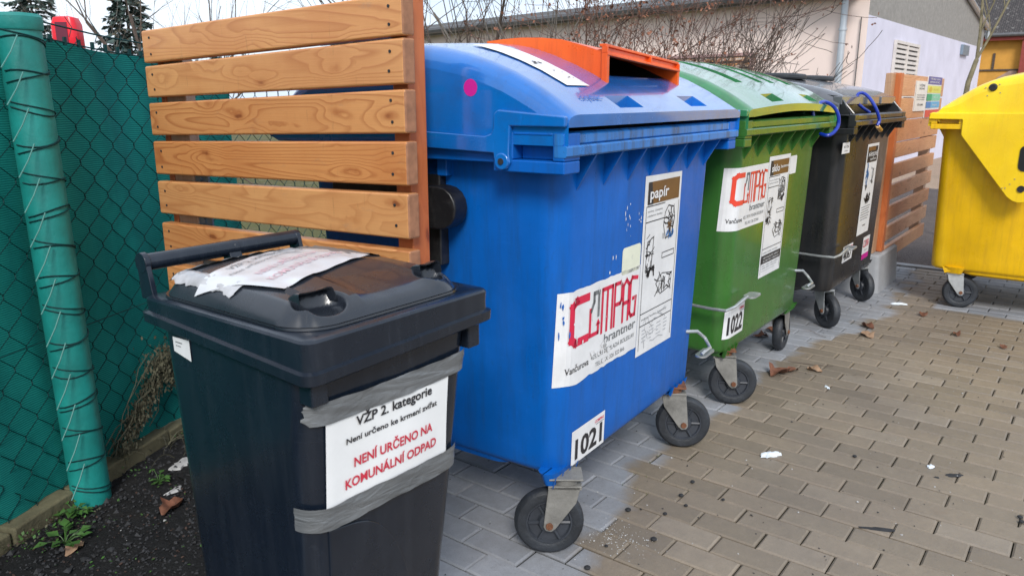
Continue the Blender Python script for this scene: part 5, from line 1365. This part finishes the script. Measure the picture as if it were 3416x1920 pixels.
bush('bare_shrub', 'leafless dark shrub rising behind the wooden post and blue lid', 'shrub', (3.28, 4.12, 0), [stem(rs.uniform(-.50, .30), rs.uniform(-.2, .2), 1, rs.uniform(1.6, 2.4), rs.uniform(.016, .026), 2, .45) for _ in range(18)], 'bark', 41, 0, BG)
bush('bare_shrub', 'thin upright leafless shoots against the shed roof left of the orange chute', 'shrub', (3.46, 3.2, 0), [stem(rs.uniform(-.42, .35), rs.uniform(-.15, .15), 1, rs.uniform(1.7, 2.6), rs.uniform(.010, .015), 1, .25) for _ in range(24)], 'bark_grey', 42, 30, BG)
bush('bare_shrub', 'dense brown twiggy shrub with dry seed heads behind the orange chute', 'shrub', (3.25, 2.45, 0), [stem(rs.uniform(-.35, .75), rs.uniform(-.2, .2), 1, rs.uniform(1.1, 1.7), rs.uniform(.013, .02), 3, .55) for _ in range(26)], 'bark_red', 43, 1600, BG)
bush('bare_shrub', 'arching leafless shrub with long twigs reaching right across the pink wall', 'shrub', (3.15, 2.05, 0.3), [stem(rs.uniform(.30, 1.05), rs.uniform(-.15, .15), rs.uniform(.72, .95), rs.uniform(0.85, 1.25), rs.uniform(.012, .017), 3, .36) for _ in range(20)], 'bark', 44, 30, BG)
bush('bare_tree', 'leafless tree with fine dark branches above the slat screen', 'tree', (4.75, 11.0, 0), [stem(rs.uniform(-.5, .5), rs.uniform(-.3, .3), 1, rs.uniform(2.2, 3.0), rs.uniform(.04, .06), 3, .5) for _ in range(5)], 'bark', 45, 0)
bush('bare_tree', 'pale fine-twigged tree between the two conifers far behind', 'tree', (5.7, 16.5, 0), [stem(rs.uniform(-.35, .35), 0, 1, rs.uniform(2.6, 3.2), .014, 2, .35) for _ in range(4)], 'bark_grey', 46, 0)
bush('bare_tree', 'tall leafless tree in the haze between conifer and slat screen', 'tree', (8.8, 17.5, 0), [stem(rs.uniform(-.35, .35), 0, 1, rs.uniform(2.6, 3.4), .02, 2, .42) for _ in range(3)], 'bark_grey', 47, 0)

# sapling by the yellow container
SP = thing('sapling', 'slender leafless sapling forking in front of the orange house', 'tree', (5.95, 0.30, 0))
g = MB(); rnd = random.Random(5); p0 = Vector((0, 0, 0)); a = Vector((0.17, -0.06, 1.62))
g.tube([p0, Vector((0.03, 0, 0.8)), Vector((0.08, -0.03, 1.42)), a], [0.028, 0.025, 0.022, 0.020], 8)
branchy(g, a, (0.12, -0.06, 1), 1.2, 0.016, 2, rnd, 0.3, 0.3, (2, 3), 0.003); branchy(g, a, (0.45, -0.42, 1), 1.3, 0.013, 2, rnd, 0.3, 0.3, (2, 3), 0.003)
g.build('trunk', 'bark_olive', SP, angle=80)

def conifer(label, loc, H, rb, seed, mat):
    T_ = thing('conifer', label, 'conifer', loc, 0, 'conifers far behind the fence'); rnd = random.Random(seed)
    g = MB(); g.tube([(0, 0, 0), (0, 0, H*0.96)], [0.12, 0.015], 8); g.build('trunk', 'bark', T_)
    h = MB(); z = H*0.12
    while z < H*0.985:
        t = z/H; Rm = rb*(1-t)**0.8+0.05; nb_ = rnd.randint(6, 9)
        for k in range(nb_):
            a = rnd.uniform(0, 6.28); L = Rm*rnd.uniform(0.65, 1.15); d = Vector((math.cos(a), math.sin(a), 0)); sd_ = Vector((-d.y, d.x, 0))
            for q in range(int(8+L*16)):
                u = rnd.uniform(0.1, 1.0); c_ = Vector((0, 0, z))+d*L*u+Vector((0, 0, 0.12*L*u-0.30*L*u*u))+sd_*rnd.uniform(-.22, .22)*L*(1.1-u)
                dirn = (d*rnd.uniform(.3, 1)+sd_*rnd.uniform(-.8, .8)+Vector((0, 0, rnd.uniform(-.7, .2)))).normalized(); ln = rnd.uniform(.10, .22); wv = dirn.cross(Vector((rnd.uniform(-1, 1), rnd.uniform(-1, 1), 1))).normalized()*ln*0.26
                h.add([c_-wv, c_+dirn*ln*0.5-wv*1.1, c_+dirn*ln, c_+dirn*ln*0.5+wv*1.1, c_+wv], [(0, 1, 2, 3, 4)], 1 if rnd.random() < 0.12 else 0)
        z += H*0.024
    h.build('crown', [mat, 'needle_warm'], T_, smooth=False)
conifer('blue-green conifer with brown cones beside the fence post top', (9.15, 27.6, -0.5), 6.3, 2.0, 8, 'needle')
conifer('dark green conifer between the red can and the slat screen', (9.35, 21.9, -0.3), 5.0, 1.75, 9, 'needle')

# withered climber on the fence, dry stalks and weeds
WP = thing('withered_plant', 'withered grey-brown climbing plant hanging on the netting', 'plant', tuple(fp(0.9, 0)))
g = MB(); h = MB(); rnd = random.Random(3); W0 = fp(0.9, 0)
for k in range(12):
    s = rnd.uniform(0.66, 0.84); pts = []; z = rnd.uniform(0.30, 0.37)
    for q in range(7): pts.append(fp(s-0.045*q*rnd.uniform(.7, 1.2), z-0.042*q+rnd.uniform(-.01, .01), 0.05+rnd.uniform(-.015, .02))-W0)
    g.tube(pts, 0.0018, 4)
for k in range(3600):
    u = rnd.random()
    if u < 0.62: c_ = fp(rnd.gauss(0.745, .058), rnd.gauss(0.315, .036), rnd.uniform(.03, .12))
    else:
        q = rnd.random(); c_ = fp(0.68-0.22*q+rnd.gauss(0, .014), 0.27-0.19*q+rnd.gauss(0, .016), rnd.uniform(.02, .08))
    c_ = c_-W0; s = rnd.uniform(.005, .014); a = Vector([rnd.uniform(-1, 1) for _ in range(3)]).normalized()*s*0.45; b_ = Vector((rnd.uniform(-.6, .6), rnd.uniform(-.6, .6), -1)).normalized()*s*1.3
    h.add([c_, c_+a+b_*.5, c_+b_, c_-a+b_*.4], [(0, 1, 2, 3)])
g.build('stems', 'leaf_wither', WP); h.build('leaves', 'leaf_wither', WP, smooth=False)

def blades(name, label, loc, n, Lr, mat, seed, spread=0.08, cat='plant', flatb=0.7):
    g = MB(); rnd = random.Random(seed)
    for k in range(n):
        a = rnd.uniform(0, 6.28); L = rnd.uniform(*Lr); x, y = rnd.gauss(0, spread), rnd.gauss(0, spread); d = Vector((math.cos(a), math.sin(a), 0)); pts = []
        for q in range(6):
            t = q/5; pts.append(Vector((x, y, 0))+d*L*flatb*t+Vector((0, 0, L*(0.75*t-0.62*t*t))))
        g.tube(pts, [0.0022*(1-.8*q/5) for q in range(6)], 3)
    return tag(g.build(name, mat, None, loc=loc), label, cat)
blades('dry_grass', 'dry yellowish grass stalks arching by the edging under the withered plant', (-0.98, 1.80, 0.02), 34, (0.08, 0.22), 'leaf_wither', 3, .07)
def weed(label, loc, n, s0, seed):
    T_ = thing('weed', label, 'weed', loc, 0, 'small weeds on the soil'); rnd = random.Random(seed); h = MB(); g = MB()
    for k in range(n):
        a = rnd.uniform(0, 6.28); L = rnd.uniform(.012, .042)*s0/0.02; z = rnd.uniform(.008, .04); d = Vector((math.cos(a), math.sin(a), 0)); p = d*L+Vector((0, 0, z)); g.tube([(0, 0, 0), p*0.6+Vector((0, 0, .006)), p], 0.001, 4)
        sd_ = Vector((-d.y, d.x, 0)); s = s0*rnd.uniform(.9, 1.7); nrm_ = Vector((0, 0, 1))
        h.add([p, p+d*s*.5+sd_*s*.45+nrm_*s*.15, p+d*s*1.2+nrm_*s*rnd.uniform(-.2, .3), p+d*s*.5-sd_*s*.45+nrm_*s*.15], [(0, 1, 2, 3)])
    g.build('stems', 'leaf_green', T_); h.build('leaves', 'leaf_green', T_, smooth=False)
weed('light green broad-leaved weed left of the post foot', (-1.52, 1.42, 0), 16, .022, 2)
weed('leafy weed growing against the edging at the post foot', (-1.43, 1.56, 0), 22, .018, 6)
weed('low green weed by the withered plant', (-1.16, 1.55, 0), 14, .013, 10)

# soil crumbs and gravel
g = MB(); rnd = random.Random(17)
def pebble(g, c_, s, mat, rnd):
    vs = []
    for d in ((1, 0, 0), (-1, 0, 0), (0, 1, 0), (0, -1, 0), (0, 0, .7), (0, 0, -.5)): vs.append(Vector(c_)+Vector(d)*s*rnd.uniform(.6, 1.3)+Vector([rnd.uniform(-.3, .3)*s for _ in range(3)]))
    g.add(vs, [(0, 2, 4), (2, 1, 4), (1, 3, 4), (3, 0, 4), (2, 0, 5), (1, 2, 5), (3, 1, 5), (0, 3, 5)], mat)
for k in range(7000):
    x = rnd.uniform(-2.3, -1.10) if rnd.random() < .9 else rnd.uniform(-1.10, -0.9); y = rnd.uniform(0.70 if x < -1.1 else 1.30, 1.95)
    if (Vector((x, y, 0))-FP).dot(FN) < 0.03: continue
    s = rnd.uniform(.002, .0065)*(2.0 if rnd.random() < .05 else 1)
    pebble(g, (x, y, s*.4), s, 1 if rnd.random() < .006 else 0, rnd)
struct(g.build('soil_crumbs', ['stone_dark', 'stone_light'], None, smooth=False), 'stuff')
b = MB(); b.grid([[(-1.098+0.5*i/10, 1.27+1.0*j/10, 0.001+rnd.uniform(0, .004)) for i in range(11)] for j in range(11)]); struct(b.build('soil_strip', 'soil', None))

g = MB(); rnd = random.Random(91)
for k in range(1500):
    ss = rnd.uniform(-0.25, 0.95); off = abs(rnd.gauss(0, .07))+0.03; c_ = fp(ss, 0.004, off)
    if c_.x > -0.80: continue
    clump = math.sin(ss*17)+math.sin(ss*7.3+1)+rnd.uniform(-.6, .6)
    if clump < 0.25: continue
    s_ = rnd.uniform(.003, .010); a = rnd.uniform(0, 6.28); d = Vector((math.cos(a), math.sin(a), rnd.uniform(-.1, .9))); e = Vector((-math.sin(a), math.cos(a), rnd.uniform(-.3, .3)))*s_*.5; c_ = c_+Vector((0, 0, rnd.uniform(0, .022)))
    g.add([c_, c_+d*s_*.6+e, c_+d*s_*1.3, c_+d*s_*.6-e], [(0, 1, 2, 3)], 0 if rnd.random() < .50 else (1 if rnd.random() < .6 else 2))
for k in range(260):
    c_ = Vector((rnd.uniform(-1.7, -1.12), rnd.uniform(1.0, 1.6), .004)); s_ = rnd.uniform(.003, .009); a = rnd.uniform(0, 6.28)
    if (c_-FP).dot(FN) < 0.05: continue
    d = Vector((math.cos(a), math.sin(a), rnd.uniform(0, .5))); e = Vector((-math.sin(a), math.cos(a), .2))*s_*.5
    g.add([c_, c_+d*s_*.6+e, c_+d*s_*1.3, c_+d*s_*.6-e], [(0, 1, 2, 3)], 2 if rnd.random() < .75 else 0)
flat('leaf_rot', (0.055, 0.030, 0.022), 0.8, var=0.5)
struct(g.build('undergrowth', ['leaf_green', 'leaf_wither', 'leaf_rot'], None, smooth=False), 'stuff')
# leaves and litter on the paving
def leaf(label, x, y, s, mat, seed, z=0.002, long=1.5):
    rnd = random.Random(seed); g = MB(); a = rnd.uniform(0, 6.28); n = 7; G = []
    for j in range(n):
        t = j/(n-1); w_ = s*0.5*math.sin(math.pi*min(.97, t+.03))**.7*(1+rnd.uniform(-.35, .25)); row = []
        for i in (-1, -.5, 0, .5, 1):
            px = (t-.5)*s*long; py = i*w_; row.append((px*math.cos(a)-py*math.sin(a), px*math.sin(a)+py*math.cos(a), z+abs(i)*w_*rnd.uniform(.1, .9)+.15*s*math.sin(t*5+seed)**2))
        G.append(row)
    g.grid(G)
    return g.build('leaf', mat, None, loc=(x, y, 0), angle=70)
LG = 'dry leaves on the paving'
lv = [('curled rust-brown leaf lying under the green container', 0.80, 0.62, .055, 'leaf_brown'), ('brown leaf beside the front wheel of the green container', 0.98, 0.40, .06, 'leaf_brown'),
      ('large crumpled brown leaf on the paving before the green container', 1.20, 0.24, .085, 'leaf_brown'), ('dark curled leaf touching the crumpled brown one', 1.265, 0.205, .06, 'leaf_brown'),
      ('pinkish tan leaf beside the dark leaf pair', 1.345, 0.12, .05, 'leaf_tan'), ('thin brown leaf between green and black containers', 1.72, 0.52, .06, 'leaf_brown'),
      ('rusty leaf under the near edge of the black container', 1.86, 0.50, .06, 'leaf_brown'), ('dry leaf right of the black container wheel', 2.28, 0.10, .06, 'leaf_brown'),
      ('tan grassy leaf litter right of the black wheel', 2.10, 0.06, .07, 'leaf_tan'), ('small dark leaf on the brown paving at mid right', 2.42, -0.33, .045, 'leaf_brown'),
      ('brown leaf between the black and yellow containers', 2.75, -0.10, .05, 'leaf_brown'), ('small leaf near the yellow container wheel', 2.32, -0.56, .04, 'leaf_brown'),
      ('fallen leaf on the soil beside the bin', -1.22, 1.36, .07, 'leaf_brown'), ('tan leaf on the dark soil below the post', -1.52, 1.36, .045, 'leaf_tan')]
for k, (lb, x, y, s, mt) in enumerate(lv):
    tag(leaf(lb, x, y, s, mt, 20+k), lb, 'leaf', LG)
def pat(name, label, cat, x, y, rx, ry, mat, seed, h_=0.004, ang=0, jit=.4):
    rnd = random.Random(seed); n = 18; g = MB(); ca, sa = math.cos(ang), math.sin(ang)
    J = [1+rnd.uniform(-jit, jit) for _ in range(n)]
    def rg(k, z): return [((rx*k*J[i]*math.cos(2*math.pi*i/n))*ca-(ry*k*J[i]*math.sin(2*math.pi*i/n))*sa, (rx*k*J[i]*math.cos(2*math.pi*i/n))*sa+(ry*k*J[i]*math.sin(2*math.pi*i/n))*ca, z+rnd.uniform(0, h_*.3)) for i in range(n)]
    g.loft([rg(1, 0.0006), rg(.9, h_*.7), rg(.5, h_)])
    return tag(g.build(name, mat, None, loc=(x, y, 0.0)), label, cat)
pat('feather_scrap', 'white crumpled scrap on the paving at centre right', 'litter', 0.312, -0.029, .035, .014, 'feather', 1, .014, R(-40))
pat('paper_scrap', 'small pale scrap near the bottom right joints', 'litter', 0.572, -0.513, .014, .010, 'feather', 2, .006)
pat('paper_scrap', 'tiny white scrap right of the brown leaves', 'litter', 1.152, 0.008, .020, .008, 'feather', 3, .006, R(40))
pat('feather_scrap', 'white feather lying near the concrete block', 'litter', 2.93, 0.07, .045, .012, 'feather', 4, .012, R(-60))
pat('plaster_scrap', 'white chalky scrap on the soil beside the kerb near the dry plant', 'rubble', -1.04, 1.62, .05, .03, 'stone_light', 12, .010, R(30))
pat('plaster_scrap', 'pale chalky smear on the dark soil in front of the dry plant', 'rubble', -1.16, 1.46, .035, .014, 'stone_light', 13, .006, R(10))
def stain(label, x, y, rx, ry, ang, seed):
    return pat('dark_stain', label, 'stain', x, y, rx, ry, 'stone_dark', seed, .0012, ang, .22)
stain('long pointed dark stain on the paving at lower right', 0.0253, -0.468, .055, .011, R(-65), 5)
stain('dark blotch on the paving at mid right', 0.556, -0.59, .030, .014, R(-50), 6)
stain('small round dark spot beside the dark blotch', 0.50, -0.545, .010, .008, 0, 7)
bg_ = random.Random(77)
berries = [(-0.692, 0.13), (-0.296, 0.09), (-0.209, 0.06), (-0.348, 0.193), (-0.564, 0.145), (0.491, -0.278), (0.331, -0.807), (0.36, -0.80), (-0.10, -0.02), (-0.16, 0.10), (-0.05, 0.11), (-0.45, 0.05)]
BL = ['black berry just below the nearest wheel of the blue container', 'lower black berry of a pair right of the nearest blue wheel', 'upper black berry of a pair right of the nearest blue wheel',
      'black berry closest to the right side of the nearest blue wheel', 'black berry beside the white speckles under the blue container corner', 'lone black berry on the open paving below the white scrap',
      'black berry at the right frame edge, left one of two', 'black berry at the right frame edge, right one of two', 'black berry midway between the white scrap and the second blue wheel',
      'black berry on the edge of the dry grey paving before the blue container', 'black berry nearest the second wheel of the blue container', 'black berry above the white speckles on grey paving']
rnd = random.Random(2)
first = None
for k, (x, y) in enumerate(berries):
    if first is None:
        g = MB(); 
        for q in range(1): 
            rings = [[(.0085*math.sin(a)*math.cos(2*math.pi*i/12), .0085*math.sin(a)*math.sin(2*math.pi*i/12), .006-.006*math.cos(a)) for i in range(12)] for a in (0.05, .6, 1.2, 1.8, 2.4, 3.09)]
            g.loft(rings)
        first = g.build('fallen_berry', 'stone_dark', None); o = first
    else:
        o = first.copy(); COL.objects.link(o)
    o.location = (x, y, 0.001); s = bg_.uniform(.6, 1.25); o.scale = (s, s, s*.8)
    tag(o, BL[k], 'berry', 'black berries scattered on the paving')
# grit and moss in the joints
g = MB(); rnd = random.Random(23)
for k in range(1500):
    x = rnd.uniform(-1.2, 4.0); y = rnd.uniform(-1.6, 0.9); s = rnd.uniform(.0012, .0035)*(1.8 if rnd.random() < .08 else 1); pebble(g, (x, y, s*.3), s, 1 if rnd.random() < .25 else 0, rnd)
for k in range(160):   # white speckles by the near wheel
    pebble(g, (-0.50+rnd.gauss(0, .05), 0.14+rnd.gauss(0, .05), .001), rnd.uniform(.0012, .003), 1, rnd)
struct(g.build('grit', ['stone_dark', 'stone_light'], None, smooth=False), 'stuff')
g = MB()
for k in range(2600):
    i = rnd.randint(-36, 14); 
    if rnd.random() < .6: x = -i*0.1+rnd.gauss(0, .0022); y = rnd.uniform(-1.9, 0.3)
    else: x = -i*0.1+rnd.uniform(0, .1); y = (0.2*rnd.randint(-9, 1)+(0.0 if i % 2 == 1 else 0.1))+rnd.gauss(0, .0022)
    if math.sin(x*3.1+y*2.3)+math.sin(y*5.7-x*1.9) < 0.5: continue
    L = rnd.uniform(.003, .008); a = rnd.uniform(0, 6.28)
    g.add([(x-.0012, y, -.004), (x+.0012, y, -.004), (x+L*.5*math.cos(a), y+L*.5*math.sin(a), L)], [(0, 1, 2)])
struct(g.build('joint_moss', 'moss', None, smooth=False), 'stuff')
# scattered twigs
def twig(label, x, y, L, ang, seed):
    rnd = random.Random(seed); g = MB(); pts = []
    for q in range(6): t = q/5-.5; pts.append((t*L*math.cos(ang)+rnd.uniform(-.006, .006), t*L*math.sin(ang)+rnd.uniform(-.006, .006), .003+rnd.uniform(0, .008)))
    g.tube(pts, .0014, 5); return tag(g.build('twig', 'bark', None, loc=(x, y, 0)), label, 'twig', 'twigs on the paving')
twig('thin twig lying right of the brown leaves', 1.42, 0.16, .20, R(-75), 1)
twig('twig between the wheels of the green container', 1.25, 0.50, .16, R(20), 2)
twig('short twig beside the black container wheel', 1.95, 0.28, .12, R(60), 3)
